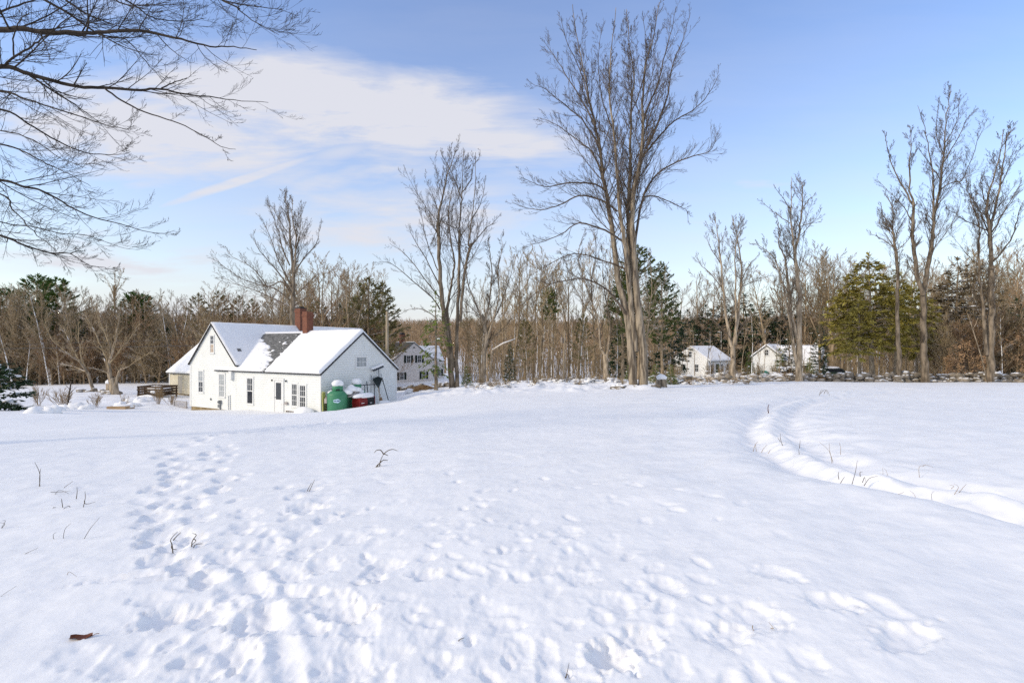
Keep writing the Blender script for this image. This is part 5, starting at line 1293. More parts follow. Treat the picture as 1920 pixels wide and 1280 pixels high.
topsL = [(-150, 560), (0, 552), (60, 545), (130, 552), (200, 570), (300, 566), (400, 560), (480, 555), (600, 512), (660, 505), (760, 530), (860, 560), (960, 545), (1080, 520), (1180, 520)]
stretch(-140, 350, 34, (76, 80), topsL, [PR[0], PR[1], PR[3], PR[5], PR[6], PR[4]], LW, 'bare trees of the left wood', jit=.6)
stretch(-140, 350, 34, (81, 96), topsL, [PR[0], PR[1], PR[2], PR[4], PR[6]], LW, 'bare trees of the left wood', sxy=(.95, 1.3))
stretch(-140, 350, 18, (74.5, 77), [(-150, 640), (350, 640)], BUSHY, 'low bushy bare tree at the front edge of the left wood', 'bushy trees of the left wood', 9., sxy=(1., 1.5))
stretch(350, 770, 26, (72, 96), topsL, [PR[0], PR[2], PR[4], PR[6], PR[1]], 'bare brown tree in the woods behind the farmhouse roof', 'bare trees behind the farmhouse', sxy=(.95, 1.35))
stretch(360, 760, 12, (66, 72), [(350, 600), (760, 600)], BUSHY, 'low russet bushy tree just behind the farmhouse roof', 'bushy trees behind the farmhouse', 9., sxy=(1., 1.5))
stretch(780, 1190, 22, (58, 92), [(780, 560), (900, 545), (985, 480), (1060, 500), (1100, 450), (1190, 520)], [PR[0], PR[3], PR[4], PR[1]], 'bare tree in the open woods between the beige house and the big maple', 'bare trees of the middle woods', sxy=(.8, 1.1))
stretch(850, 1200, 34, (50, 66), [(850, 620), (960, 600), (1060, 600), (1200, 600)], THIN, 'thin pole like sapling in the middle woods behind the snowbank', 'saplings of the middle woods', 10., 'sapling', (.9, 1.2), name='sapling')
stretch(1180, 1560, 14, (84, 100), [(1180, 520), (1290, 520), (1420, 510), (1500, 500), (1560, 490)], [PR[0], PR[2], PR[4]], 'bare tree behind the white cottages', 'bare trees behind the cottages', sxy=(.9, 1.2))
stretch(1240, 1530, 20, (44, 58), [(1240, 640), (1330, 610), (1420, 600), (1530, 620)], THIN, 'thin dark sapling in front of the white cottages', 'saplings before the cottages', 10., 'sapling', (.9, 1.1), name='sapling')
stretch(1500, 1990, 40, (60, 92), [(1500, 500), (1560, 485), (1660, 520), (1760, 500), (1860, 500), (1990, 490)], [PR[0], PR[1], PR[2], PR[4], PR[6]], 'bare tree in the brown woods behind the right stone wall', 'bare trees behind the right wall', sxy=(.9, 1.25))
stretch(1560, 1980, 30, (45, 58), [(1560, 620), (1700, 610), (1980, 580)], THIN, 'thin sapling just behind the right stone wall', 'saplings behind the right wall', 10., 'sapling', (.9, 1.2), name='sapling')
stretch(1740, 1990, 12, (46, 52), [(1740, 600), (1990, 600)], BUSHY, 'tangled bare bushy tree behind the right stone wall', 'bushy trees behind the right wall', 9., sxy=(.9, 1.2))
for (u, vt, Y, k, lab) in [(1540, 485, 60, PR[4], 'bare twiggy tree left of the olive hemlocks'), (512, 470, 60, PR[1], 'second bare tree left of the farmhouse chimneys'), (612, 495, 58, PR[2], 'bushy bare tree right of the farmhouse chimneys'),
                           (650, 512, 62, PR[4], 'pale bare tree behind the low wing ridge'), (1014, 505, 62, PR[0], 'slim bare tree right of the dark spruce'), (960, 480, 66, PR[3], 'tall slim bare tree above the dark spruce'), (1910, 470, 60, PR[2], 'bare tree at the far right edge of the picture')]:
    plant('s'+lab, k, u, vt, Y, lab, None, rg, 16., 'tree', (.95, 1.15))
for (u, vt, Y) in [(23, 596, 70), (48, 640, 69), (92, 600, 71), (112, 640, 70)]:
    plant('w', PR[5], u, vt, Y, 'snow plastered pale trunk at the left end of the left wood', 'snow plastered trunks', rg, 16., 'tree', (.8, 1.))

# ------------------------------------------------------------------ evergreens
CF = {'pineL': conifer_meshes(201, 16, 3.6, .35, B_WOODS, N_PINE, 'pine', 1.5, .6, .1, .02, .55), 'pineT': conifer_meshes(202, 18, 3.4, .3, B_WOODS, N_MID, 'pine', 1.4, .55, .12, .10, .55),
      'dark': conifer_meshes(203, 12, 3.2, .08, B_WOODS, N_DARK, 'hemlock', 1.5, .5, .05, .06, .5), 'olive': conifer_meshes(204, 13, 3.9, .26, B_PALE, N_OLIVE, 'hemlock', 2.1, .55, .12, 0, .46),
      'olive2': conifer_meshes(205, 13, 3.5, .32, B_PALE, N_OLIVE, 'hemlock', 2.0, .52, .15, 0, .48), 'spruce': conifer_meshes(206, 8, 1.6, .05, B_WOODS, N_DARK, 'spruce', 2.2, .35, 0, .12, .3),
      'dull': conifer_meshes(207, 12, 3.2, .2, B_WOODS, N_DULL, 'pine', 1.2, .5, .22, .03, .55), 'brown': conifer_meshes(208, 13, 3.2, .2, B_WOODS, N_BROWN, 'hemlock', 1.2, .5, .2, .08, .5),
      'bright': conifer_meshes(209, 3, 1.1, .02, B_WOODS, N_BRIGHT, 'spruce', 2.5, .3, 0, .25, .22), 'tuft': conifer_meshes(210, 14, 1.7, .66, B_WOODS, N_MID, 'pine', 1.8, .5, 0, 0, .45)}
HT = {'pineL': 16, 'pineT': 18, 'dark': 12, 'olive': 13, 'olive2': 13, 'spruce': 8, 'dull': 12, 'brown': 13, 'bright': 3, 'tuft': 14}
def ev(k, u, vt, Y, label, group=None, sxy=(.95, 1.1), name='conifer', cat='tree'):
    return plant('e'+k, CF[k], u, vt, Y, label, group, rg, HT[k], cat, sxy, name)
ev('pineL', 62, 514, 88, 'left of the two green pine crowns above the left wood', name='pine_tree'); ev('pineL', 106, 520, 86, 'right of the two green pine crowns above the left wood', name='pine_tree'); ev('pineL', 20, 540, 92, 'dull green pine crown at the far left skyline', name='pine_tree')
ev('pineL', 252, 547, 88, 'green pine crown between lone vase shaped tree and farmhouse', name='pine_tree'); ev('pineL', 275, 552, 90, 'smaller green pine crown touching its neighbour above the left wood', name='pine_tree')
for u, v in ((372, 552), (412, 548), (447, 556), (475, 562)): ev('dull', u, v, 98, 'dark conifer top on the skyline left of the farmhouse chimneys', 'conifers on the skyline', (.7, .9))
ev('dull', 692, 522, 66, 'taller dull green pine behind the low wing ridge', None, (1.1, 1.2), 'pine_tree'); ev('dull', 719, 531, 67, 'shorter dull green pine beside the pale utility pole', None, (.9, 1.), 'pine_tree'); ev('dull', 668, 552, 70, 'small dull green pine left of the taller pine', None, (.9, 1.), 'pine_tree')
ev('spruce', 955, 642, 52, 'small dark spruce in front of the brown middle woods', None, (1., 1.1), 'spruce_tree')
ev('tuft', 1029, 541, 70, 'slim pine with one green tuft on a tall bare stem', None, (.9, 1.), 'pine_tree')
ev('pineT', 1200, 458, 50, 'tall dark white pine directly behind the big maple', None, (1.1, 1.2), 'pine_tree'); ev('pineT', 1242, 492, 53, 'tall white pine with layered snowy boughs right of the big maple', None, (.85, .95), 'pine_tree'); ev('pineT', 1168, 505, 54, 'white pine half hidden left of the big maple', None, (.8, .9), 'pine_tree')
ev('dark', 1262, 560, 60, 'dark conifer filling the gap left of the left white cottage', None, (.9, 1.)); ev('dark', 1160, 600, 56, 'dark hemlock behind the foot of the big maple', None, (.9, 1.)); ev('dark', 1200, 620, 58, 'low dark hemlock behind the twin trunk of the maple', None, (1., 1.1))
for u, v, Y in ((1290, 582, 90), (1322, 572, 92), (1352, 556, 96), (1396, 552, 94), (1432, 560, 92), (1466, 580, 93), (1505, 575, 92)): ev('dark', u, v, Y, 'dark conifer in the row behind the white cottages', 'conifers behind the cottages', (1.1, 1.35))
ev('spruce', 1537, 588, 60, 'dark narrow spruce between white cottage and green car', None, (.8, .9), 'spruce_tree'); ev('spruce', 1478, 600, 62, 'dark narrow spruce behind the twin trunk tree', None, (.8, .9), 'spruce_tree')
ev('olive', 1636, 476, 47, 'tallest olive green hemlock behind the stone wall', None, (1.05, 1.15), 'hemlock_tree'); ev('olive2', 1592, 520, 49, 'olive green hemlock at the left of the hemlock clump', None, (1., 1.1), 'hemlock_tree'); ev('olive2', 1680, 505, 48, 'olive green hemlock behind the leftmost tall tree', None, (1., 1.1), 'hemlock_tree'); ev('olive', 1720, 530, 50, 'olive green hemlock behind the tallest right tree', None, (.9, 1.), 'hemlock_tree'); ev('olive2', 1612, 560, 45.5, 'smaller olive hemlock in front of the clump', None, (1., 1.1), 'hemlock_tree')
ev('brown', 1795, 484, 54, 'brownish sparse pine between the two right trees', None, (1.1, 1.2), 'pine_tree'); ev('brown', 1770, 520, 56, 'brownish hemlock left of the sparse pine', None, (1., 1.1), 'hemlock_tree'); ev('brown', 1832, 490, 57, 'brownish pine behind the right edge tree', None, (1., 1.1), 'pine_tree')
for u, v, Y in ((1885, 580, 58), (1912, 560, 60), (1945, 560, 58), (1860, 610, 60)): ev('dark', u, v, Y, 'dark hemlock filling the woods at the right edge', 'dark hemlocks at the right edge', (1.1, 1.3), 'hemlock_tree')
t = ev('bright', 876, 688, 46, 'small bright green fir with snow right of the tall multi stemmed tree', None, (.9, 1.), 'young_fir'); ev('bright', 1258, 692, 38, 'small yellow green young fir behind the snow capped stump', None, (1., 1.2), 'young_fir'); ev('bright', 1178, 690, 46, 'small yellow green young fir left of the big maple', None, (.8, .9), 'young_fir'); ev('bright', 1230, 700, 37, 'low yellow green evergreen between maple and stump', None, (1., 1.3), 'young_fir')
# sparse evergreen before the beige house
b = at(817, 44); hh = P(817, 548, 44).z-b.z
put_tree('evergreen_tree', 'sparse bright green evergreen standing in front of the beige house', 'tree', b, conifer_meshes(221, hh, 1.75, .2, B1, N_BRIGHT, 'hemlock', 1.0, .42, .2, .06, .5, droop=-.15), None, ('snow',))
# snowy little spruce at the left edge
b = at(-18, 24.5); put_tree('snowy_spruce', 'dark little spruce with snow laden boughs cut by the left edge', 'tree', b, conifer_meshes(222, 2.9, 2.0, .06, B_WOODS, N_DARK, 'spruce', 4.5, .30, 0, .75, .24), None, ('snow',))
# beech saplings with dry leaves behind the right wall
def beech(u, Y, h, seed, label):
    g = random.Random(seed); b = at(u, Y); out = []; C = settings(.008, 3); C[0].update(n=6); C[1].update(num=14, t0=.15, ang=(45, 80), len=(.3, .5), up=.0); C[2].update(num=5)
    branch(out, Vector((0, 0, -.2)), Vector((g.gauss(0, .1), 0, 1)).normalized(), h, .035, 0, C, g)
    m = []
    for nm, sel in (('t', [x for x in out if x[3] == 0]), ('c', [x for x in out if x[3] > 0])):
        V, Q = tubes([(x[0], x[1], x[2]) for x in sel]); m.append(mesh_np('beech', V, Q, M['weed_tan']))
    bp, bd, bl = [], [], []
    for x in out:
        if x[3] < 1: continue
        for p in x[0][1:]:
            for k in range(1):
                bp.append(tuple(p+Vector((g.gauss(0, .06), g.gauss(0, .06), g.gauss(0, .05))))); v = Vector((g.gauss(0, 1), g.gauss(0, 1), g.gauss(-.4, .5))).normalized(); bd.append(tuple(v)); bl.append(g.uniform(.10, .17))
    V, Q = tri_cards(np.array(bp), np.array(bd), np.array(bl), np.array(bl)*.6, np.random.RandomState(seed).normal(0, 1, (len(bp), 3)))
    put_tree('beech_sapling', label, 'sapling', b, m+[mesh_np('dry_leaves', V, Q, M['beech'], False)], 'beech saplings', ('dry_leaves',))
for i, (u, Y, h, lab) in enumerate([(1798, 44.2, 3.4, 'tan leaved beech sapling left of the slanting pole stem'), (1822, 44.6, 4.0, 'tallest tan leaved beech sapling in the right corner thicket'), (1846, 44.3, 2.8, 'orange leaved beech sapling against the right edge tree'), (1772, 45, 2.4, 'small beech sapling right of the tallest right tree'), (1905, 47, 4.6, 'orange leaved beech sapling at the far right edge'), (1665, 52, 5.2, 'rust leaved beech sapling inside the hemlock clump')]): beech(u, Y, h, 300+i, lab)
# ------------------------------------------------------------------ undergrowth and far woods
def sticks(name, spots, seed, hmin, hmax, r, label, m, nb=3, lean=.3):
    """thicket: forked thin stems; one object"""
    g = random.Random(seed); polys = []
    for (x, y) in spots:
        z = gz(x, y) if abs(y) < 130 else float(land(x, y)[0])
        h = g.uniform(hmin, hmax); d = Vector((g.gauss(0, lean), g.gauss(0, lean), 1)).normalized(); p = Vector((x, y, z-.1)); p2 = p+d*h*.55; d2 = (d+Vector((g.gauss(0, .15), g.gauss(0, .15), .1))).normalized(); p3 = p2+d2*h*.45
        polys.append(([p, p2, p3], [r*1.3, r, r*.5], 3))
        for k in range(nb):
            f = g.uniform(.2, .95); q = p.lerp(p2, f/.6) if f < .6 else p2.lerp(p3, (f-.6)/.4); e = (d+Vector((g.gauss(0, .75), g.gauss(0, .75), g.uniform(-.1, .5)))).normalized()
            L = h*g.uniform(.15, .4); q2 = q+e*L*.5; polys.append(([q, q2, q2+(e+Vector((g.gauss(0, .3), g.gauss(0, .3), .3))).normalized()*L*.5], [r*.7, r*.55, r*.4], 3))
    V, Q = tubes(polys); o = link(name, mesh_np(name, V, Q, m)); tag(o, label, None, None, 'stuff'); return o
def scatter(u0, u1, Y0, Y1, n, seed):
    g = random.Random(seed); res = []
    for i in range(n):
        Y = math.sqrt(g.uniform(Y0*Y0, Y1*Y1)); u = g.uniform(u0, u1)
        if blocked(u, Y, 4): continue
        res.append(((u-960)/F*Y, Y))
    return res
sticks('left_thicket', scatter(-160, 345, 77, 96, 1900, 1), 1, 3, 9, .024, 'tangled brown undergrowth of the left wood', M['brush'])
sticks('roof_thicket', scatter(345, 780, 70, 98, 1500, 2), 2, 4, 10, .026, 'brown undergrowth behind the farmhouse', M['brush'])
sticks('middle_thicket', scatter(780, 1240, 62, 100, 1300, 3), 3, 2, 7, .022, 'brown undergrowth of the middle woods', M['brush'])
sticks('right_thicket', scatter(1500, 2000, 56, 96, 1600, 4), 4, 2, 9, .024, 'brown undergrowth behind the right wall', M['brush'])
sticks('cottage_thicket', scatter(1200, 1530, 82, 100, 500, 5), 5, 2, 8, .024, 'brown undergrowth behind the cottages', M['brush'])
sticks('wall_brush', scatter(1200, 1520, 42.5, 46, 240, 6), 6, .4, 1.3, .010, 'low twigs along the stone wall before the cottages', M['weed_tan'], 3, .5)
# far hill woods: one mass of simple trees
def far_woods():
    g = random.Random(5); polys = []; polysG = []
    for i in range(9000):
        a = R(g.uniform(-60, 56)); r = math.sqrt(g.uniform(118**2, 500**2)); x, y = r*math.sin(a), r*math.cos(a)
        if y < 100: continue
        z = float(np.interp(r, [0, 1], [0, 0])); polys.append((x, y, r))
    xs = np.array([p[0] for p in polys]); ys = np.array([p[1] for p in polys]); zs = land(xs, ys); out = []
    for x, y, z in zip(xs, ys, zs):
        h = g.uniform(9, 13.5); p = Vector((x, y, z-.5)); w = g.uniform(.10, .17)
        out.append(([p, p+Vector((g.gauss(0, .3), 0, h*.5)), p+Vector((g.gauss(0, .5), 0, h))], [w*1.4, w, .05], 3))
        for k in range(9):
            f = g.uniform(.25, .95); q = p+Vector((0, 0, h*f)); e = Vector((g.gauss(0, .8), g.gauss(0, .8), g.uniform(.4, 1.3))).normalized(); L = h*g.uniform(.14, .34)
            out.append(([q, q+e*L*.55, q+e*L+Vector((0, 0, .3))], [.13, .11, .07], 3))
    V, Q = tubes(out); o = link('far_woods', mesh_np('far_woods', V, Q, bark('bark_far_woods', (.24, .165, .10), (.38, .27, .165), snow=-.1, bump=0))); tag(o, 'brown leafless woods covering the far hill', None, None, 'stuff')
far_woods()
for u, vt, Y in ((585, 566, 74), (640, 572, 72), (150, 600, 79), (310, 596, 79), (985, 600, 72), (1095, 590, 70), (905, 612, 74), (30, 610, 78)):
    ev('dull' if u % 2 else 'dark', u, vt, Y, 'dark conifer standing among the bare brown trees of the woods', 'conifers among the bare woods', (.8, 1.), 'conifer')
# far evergreens on the hill line
for i in range(26):
    u = rg.uniform(-100, 1180) if i % 2 else rg.uniform(560, 1180); Y = rg.uniform(250, 430); x = (u-960)/F*Y; b = Vector((x, Y, float(land(x, Y)[0])))
    t = copy_tree(_roots[('edull', id(CF['dull'][0]))]); t.location = b; s = rg.uniform(.9, 1.25); t.scale = (s*1.2, s*1.2, s); t.rotation_euler = (0, 0, rg.uniform(0, 6)); tag(t, 'tiny dark conifer on the far wooded hill', 'tree', 'conifers on the far hill'); t.name = 'conifer'

# ------------------------------------------------------------------ shrubs and snow lumps
def shrub(label, u, Y, h, w, seed, m, group=None, n=16, snowy=0., r=.012, name='bare_shrub'):
    g = random.Random(seed); b = at(u, Y); out = []; r *= .62; C = settings(r*.6, 3); C[0].update(n=5, wander=.12, up=.08); C[1].update(num=6, t0=.25, ang=(20, 50), len=(.35, .6), n=4); C[2].update(num=4, n=3)
    for i in range(n):
        a = g.uniform(0, 6.28); s = g.uniform(.1, 1)*w/h
        branch(out, Vector((g.gauss(0, .08)*w, g.gauss(0, .08)*w, -.1)), Vector((math.cos(a)*s, math.sin(a)*s, 1)).normalized(), h*g.uniform(.6, 1.05), r, 0, C, g)
    t = thing(name, label, 'shrub', b, 0, group); V, Q = tubes([(x[0], x[1], x[2]) for x in out]); link('stems', mesh_np('stems', V, Q, m), t)
    if snowy:
        q = MB()
        for i in range(int(26*snowy)):
            a = g.uniform(0, 6.28); d = w*math.sqrt(g.random())*.9; s = g.uniform(.06, .17)*(.6+h*.4)
            q.blob((math.cos(a)*d, math.sin(a)*d*.7, h*g.uniform(.0, .6)*(1-d/w*.6)), s*g.uniform(1., 2.4), s*1.1, s*.5, g.randrange(999), .5, 9, 6, -.5)
        q.build('snow_clumps', M['snow_soft'], t, True)
    return t
SH = 'bare thin stemmed shrub standing in the snow of the left yard'
shrub('pale thin shrub in front of the left edge spruce', 72, 33, 1.5, .9, 1, M['weed_tan'], None, 14)
shrub('wide bare shrub around the thin dark sapling in the left yard', 118, 33, 1.4, 1.5, 2, M['weed_tan'], None, 24)
shrub('small bare shrub between tan bed board and wide shrub', 180, 34, 1.1, .8, 3, M['weed_tan'], None, 12)
shrub('upright bare shrub in front of the dark wooden bin', 297, 38, 1.7, .7, 4, M['weed_tan'], None, 16)
shrub('drooping bare shrub arching beside the lattice panel', 322, 38, 1.1, 1.1, 5, M['weed_tan'], None, 12)
shrub('little bare shrub with reddish top in the left yard', 231, 36, 1.1, .3, 6, M['weed_tan'], None, 5)
t = thing('young_tree', 'thin dark young tree rising from the wide shrub in the left yard', 'sapling', at(127, 32.5))
q = MB(); q.tube([(0, 0, -.2), (.05, 0, .6), (.16, 0, 1.3), (.22, .02, 1.75)], [.05, .045, .04, .03], 8); q.build('trunk', B_DARK, t, True)
q = MB()
for i, (z, dx, dz) in enumerate(((.9, .35, .5), (1.2, -.3, .5), (1.5, .3, .5), (1.7, -.15, .5))): q.tube([(.04+z*.1, 0, z), (.04+z*.1+dx*.5, .1*(-1)**i, z+dz*.55), (.04+z*.1+dx, .15*(-1)**i, z+dz)], [.018, .012, .006], 5)
q.build('crown', B_DARK, t)
for i, (u, v, rx, rz, lab) in enumerate([(70, 770, .75, .28, 'rounded snow heap over a low bush near the left edge spruce'), (110, 766, .6, .2, 'low snow heap right of the left edge spruce'), (145, 762, .9, .35, 'snow laden bush below the wide bare shrub'), (262, 750, 1.3, .4, 'broad snow laden bush in front of the wooden bin'), (240, 757, .8, .3, 'low snow laden bush right of the tan bed board')]):
    g = ground_px(u, v+4); Y = g.y; shrub(lab, u, Y, .45 if i > 1 else .3, rx, 20+i, M['weed_tan'], None, 26 if i > 1 else 6, 0, .008, 'snowy_bush') 
    t = bpy.context.scene.collection.objects[-1] if False else [o for o in col.objects if o.get('label') == lab][0]
    q = MB(); rgx = random.Random(i)
    for k in range(7): q.blob((rgx.uniform(-.7, .7)*rx, rgx.uniform(-.3, .3)*rx, .02), rx*rgx.uniform(.3, .6), rx*.35, rz*rgx.uniform(.6, 1.1), 40+i*9+k, .2, 14, 9, -.3)
    q.build('snow_mound', M['snow_soft'], t, True)
# snow laden brush along the yard edge before the middle woods
rb = random.Random(31)
for i in range(26):
    u = 880+(1175-880)*(i+rb.random())/26; Y = rb.uniform(33, 44); shrub('snow laden brush clump on the white bank before the middle woods', u, Y, rb.uniform(.5, 1.0), rb.uniform(.5, 1.0), 50+i, M['brush'], 'snowy brush before the middle woods', 16, .9, .010, 'snowy_brush')
for i in range(9):
    u = rb.uniform(1270, 1420); shrub('reddish twiggy low brush in front of the cottage stone wall', u, rb.uniform(37, 40), rb.uniform(.4, .7), .8, 80+i, M['weed_tan'], 'reddish brush by the field edge', 14, .3, .007, 'low_brush')
shrub('dark evergreen looking brush beside the snow capped stump', 1262, 40, 1.5, 1.2, 95, M['brush'], None, 30, .5, .012, 'low_brush')
for u, v, lab in ((1405, 662, 'snow dusted young fir left of the gabled white cottage'), (1463, 655, 'snow dusted young fir before the cottage wing'), (1516, 672, 'snow dusted young fir at the right end of the cottage wing'), (1346, 684, 'small snow dusted fir before the dark cottage door')):
    ev('bright', u, v, 56, lab, None, (.75, .9), 'young_fir')
for i in range(16):
    u = rb.uniform(1270, 1530); shrub('snow laden brush screening the foot of the white cottages', u, rb.uniform(46, 56), rb.uniform(1.0, 2.2), rb.uniform(.8, 1.4), 120+i, M['brush'], 'snowy brush before the cottages', 14, 1.1, .014, 'snowy_brush')
# tan leaf heap and brush pile
t = thing('leaf_heap', 'heap of tan leaves showing through snow in front of the beige house', 'leaf heap', at(792, 47))
q = MB(); q.blob((0, 0, .05), 1.3, .9, .62, 3, .2, 22, 12, -.2); q.build('heap', mat('tan_leaf_heap', (.22, .11, .04), (.38, .24, .11), .95, 6., .8, 18.), t, True)
q = MB(); q.blob((.5, .4, .35), 1.0, .6, .34, 4, .25, 16, 9, -.4); q.blob((-1.1, -.2, .05), .7, .5, .28, 6, .2); q.build('snow_cover', M['snow_soft'], t, True)
def brush_pile(label, u, Y, w, h, seed):
    g = random.Random(seed); t = thing('brush_pile', label, 'brush pile', at(u, Y)); polys = []
    for i in range(130):
        a = g.uniform(0, 6.28); x = g.gauss(0, w*.4); y = g.gauss(0, .4); z = g.uniform(0, h)*max(.1, 1-abs(x)/w); L = g.uniform(.4, 1.2); d = Vector((math.cos(a), math.sin(a)*.5, g.gauss(0, .35))).normalized()
        p = Vector((x, y, z))-d*L/2; polys.append(([p, p+d*L*.5+Vector((0, 0, .05)), p+d*L], [.03, .028, .015], 4))
    V, Q = tubes(polys); link('branches', mesh_np('branches', V, Q, M['weed_tan'] if seed % 2 else B_DARK), t)
    q = MB()
    for k in range(6): q.blob((g.uniform(-.6, .6)*w, g.gauss(0, .2), h*g.uniform(.6, .9)), .35, .3, .14, seed+k, .3, 10, 6, -.4)
    q.build('snow_clumps', M['snow_soft'], t, True)
brush_pile('tan brush pile at the foot of the twin trunk tree', 1465, 43.5, 1.2, .75, 3); brush_pile('dark brush pile behind the tan one by the white cottage', 1475, 50, 1.5, 1.5, 4); brush_pile('brush pile right of the twin trunk tree', 1525, 43.5, 1.0, .6, 5)
# slanting thin dead stem leaning on the right edge tree
t = thing('leaning_pole', 'thin dead stem leaning left against the right edge tree', 'dead stem', at(1853, 41)); q = MB(); q.tube([(0, 0, -.2), (-.5, .1, 2.2), (-1.25, .1, 4.6), (-1.7, .1, 6.)], [.05, .045, .035, .02], 7); q.build('stem', B_PALE, t, True)
q = MB(); q.tube([(-1.25, .1, 4.6), (-.95, .1, 5.1), (-.8, .1, 5.6)], [.02, .015, .008], 5); q.build('side_twig', B_PALE, t)
# snow covered broken limb hanging in the forked tree
t = thing('broken_limb', 'snow covered broken limb sloping beside the dark spruce', 'broken limb', P(922, 657, 46)); a = P(922, 657, 46); b = P(966, 636, 45.5); q = MB(); q.tube([(0, 0, -2.6), (-.05, 0, -1.2), (0, 0, 0), (b-a)*.5+Vector((0, 0, .12)), b-a], [.09, .085, .08, .06, .035], 8); q.build('limb', B_PALE, t, True)
q = MB(); q.tube([Vector((.05, 0, .1)), (b-a)*.5+Vector((0, 0, .2)), b-a+Vector((0, 0, .05))], [.045, .055, .03], 8); q.build('snow_on_limb', M['snow_soft'], t, True)

# ------------------------------------------------------------------ weeds, twigs and litter on the near snow
def surf(u, v):
    g = ground_px(u, v); z = g.z+float(detail(np.array([g.x]), np.array([g.y]))[0]); return Vector((g.x, g.y, z))
def px(u, v, o): return P(u, v, o.y)-o
def weed(label, base, stems, m, group=None, r=.004, name='dead_weed', cat='weed', dpt=.06):
    r *= .8 if base[1] > 950 or base[0] < 1300 else .55
    """stems: polylines in pixels, all rising from one clump"""
    o = surf(*base); t = thing(name, label, cat, o, 0, group); g = random.Random(int(base[0]*7+base[1]))
    for s in stems:
        pts = []; 
        for i, (u, v) in enumerate(s): p = px(u, v, o); p.y += g.gauss(0, dpt)*(i/len(s)); pts.append(p)
        if abs(s[0][1]-base[1]) < 4: pts[0].z -= .05
        pts = catmull(pts, 3); q = MB(); q.tube(pts, [r*(1-.6*i/(len(pts)-1)) for i in range(len(pts))], 6); q.build('stem', m, t)
    return t
wd, wt = M['weed'], M['weed_tan']
weed('two tall dark grass blades near the left edge', (74,911), [[(73,911),(70,890),(65,866)],[(75,911),(77,895),(77,878)]], wd, None, .006)
weed('small clump of bent dead stems right of the tall dark blades', (118,926), [[(95,922),(110,924),(124,922)],[(120,914),(130,908),(138,901)],[(100,926),(112,918),(124,926)]], wd, None, .004)
weed('group of short dead stems in the left snow', (145,948), [[(143,935),(145,922),(145,912)],[(155,947),(156,935),(155,922)],[(132,954),(128,948),(127,951)],[(118,945),(116,938),(113,935)],[(158,938),(163,944),(166,945)],[(100,956),(102,950),(108,955)]], wd, None, .005)
weed('long curved dead stem in the left snow', (153,1008), [[(152,1009),(165,995),(172,985),(180,972)]], wd, None, .003)
weed('short dead stem pair left of the long curved stem', (110,1006), [[(103,1009),(101,1002),(99,1000)],[(118,1006),(118,994),(122,985)]], wd, None, .003)
weed('dark stem lying flat on the snow near the left edge', (55,1034), [[(44,1039),(55,1034),(66,1029)]], wd, None, .003)
weed('bent dead stem cut by the left edge', (6,985), [[(0,993),(8,982),(13,973)],[(0,984),(8,977),(13,973)]], wd, None, .003)
weed('fine dead stem cut by the left edge lower down', (8,1112), [[(0,1121),(9,1113),(16,1105)]], wd, None, .002)
weed('pale bent stem on the snow below the long curved stem', (132,1082), [[(126,1077),(131,1071),(138,1085)]], wt, None, .002)
weed('left of the two short dark twigs beside the footprints', (324,1033), [[(325,1033),(321,1022),(325,1008),(331,997)],[(325,1012),(329,1007),(331,1002)],[(322,1022),(326,1026),(326,1033)]], wd, None, .006, 'twig', 'twig')
weed('right of the two short dark twigs beside the footprints', (360,1028), [[(360,1028),(361,1015),(364,1005),(367,996)],[(361,1026),(367,1020),(378,1020)],[(363,1010),(366,1014),(365,1018)]], wd, None, .006, 'twig', 'twig')
weed('arched forked dark twig standing alone on the middle snow', (709,871), [[(710,871),(714,862),(719,851)],[(719,851),(728,844),(737,842),(745,845)],[(719,851),(714,843),(707,843),(704,847)],[(718,850),(724,854),(726,855)],[(712,867),(718,863),(726,864)],[(706,872),(711,868),(716,872)],[(704,871),(709,870),(713,868)]], wd, None, .011, 'twig', 'twig')
weed('tiny twig pair in the snow right of the footprints', (578,915), [[(574,917),(580,912),(584,905)],[(580,913),(585,909),(587,901)],[(552,918),(556,917),(558,918)]], wd, None, .006, 'twig', 'twig')
weed('straight little stick lying on the trodden snow', (861,1197), [[(853,1197),(861,1197),(870,1198)]], wd, None, .004, 'stick', 'stick')
weed('small dark twig lying near the bottom of the snow', (1063,1263), [[(1056,1260),(1063,1263),(1071,1265)],[(1060,1260),(1063,1262),(1066,1261)]], wd, None, .003, 'stick', 'stick')
weed('tiny twig lying on the snow left of centre', (690,1098), [[(685,1099),(690,1097),(695,1094)]], wd, None, .003, 'stick', 'stick')
weed('dry grass blades in the trodden hollow near the lower right', (1413,1182), [[(1411,1172),(1414,1182),(1424,1188),(1431,1192)],[(1433,1185),(1437,1184),(1442,1186)],[(1445,1177),(1450,1177),(1453,1178)],[(1409,1195),(1408,1201),(1406,1208)]], wt, None, .003, 'grass_tuft', 'grass')
weed('thin dark twig lying beside the lower right hollow', (1483,1160), [[(1472,1160),(1483,1159),(1492,1160),(1499,1158)],[(1488,1160),(1493,1157),(1499,1155)]], wd, None, .003, 'stick', 'stick')
weed('tallest of the dark stems at the mouth of the rut', (1597,905), [[(1596,905),(1602,885),(1609,863)]], wd, None, .007)
weed('short slanting dark stem left of the tallest stem', (1573,906), [[(1571,908),(1577,900),(1582,893)],[(1573,898),(1571,890),(1572,884)]], wd, None, .008)
weed('slanting dark stem over the hollow in the rut', (1630,900), [[(1620,903),(1632,897),(1642,891)],[(1613,893),(1615,886),(1615,883)],[(1617,897),(1621,894),(1620,902)]], wd, None, .008)
weed('fine stem pair on the far side of the rut mouth', (1660,893), [[(1654,896),(1656,887),(1652,876)],[(1666,892),(1664,885),(1660,878)]], wt, None, .004)
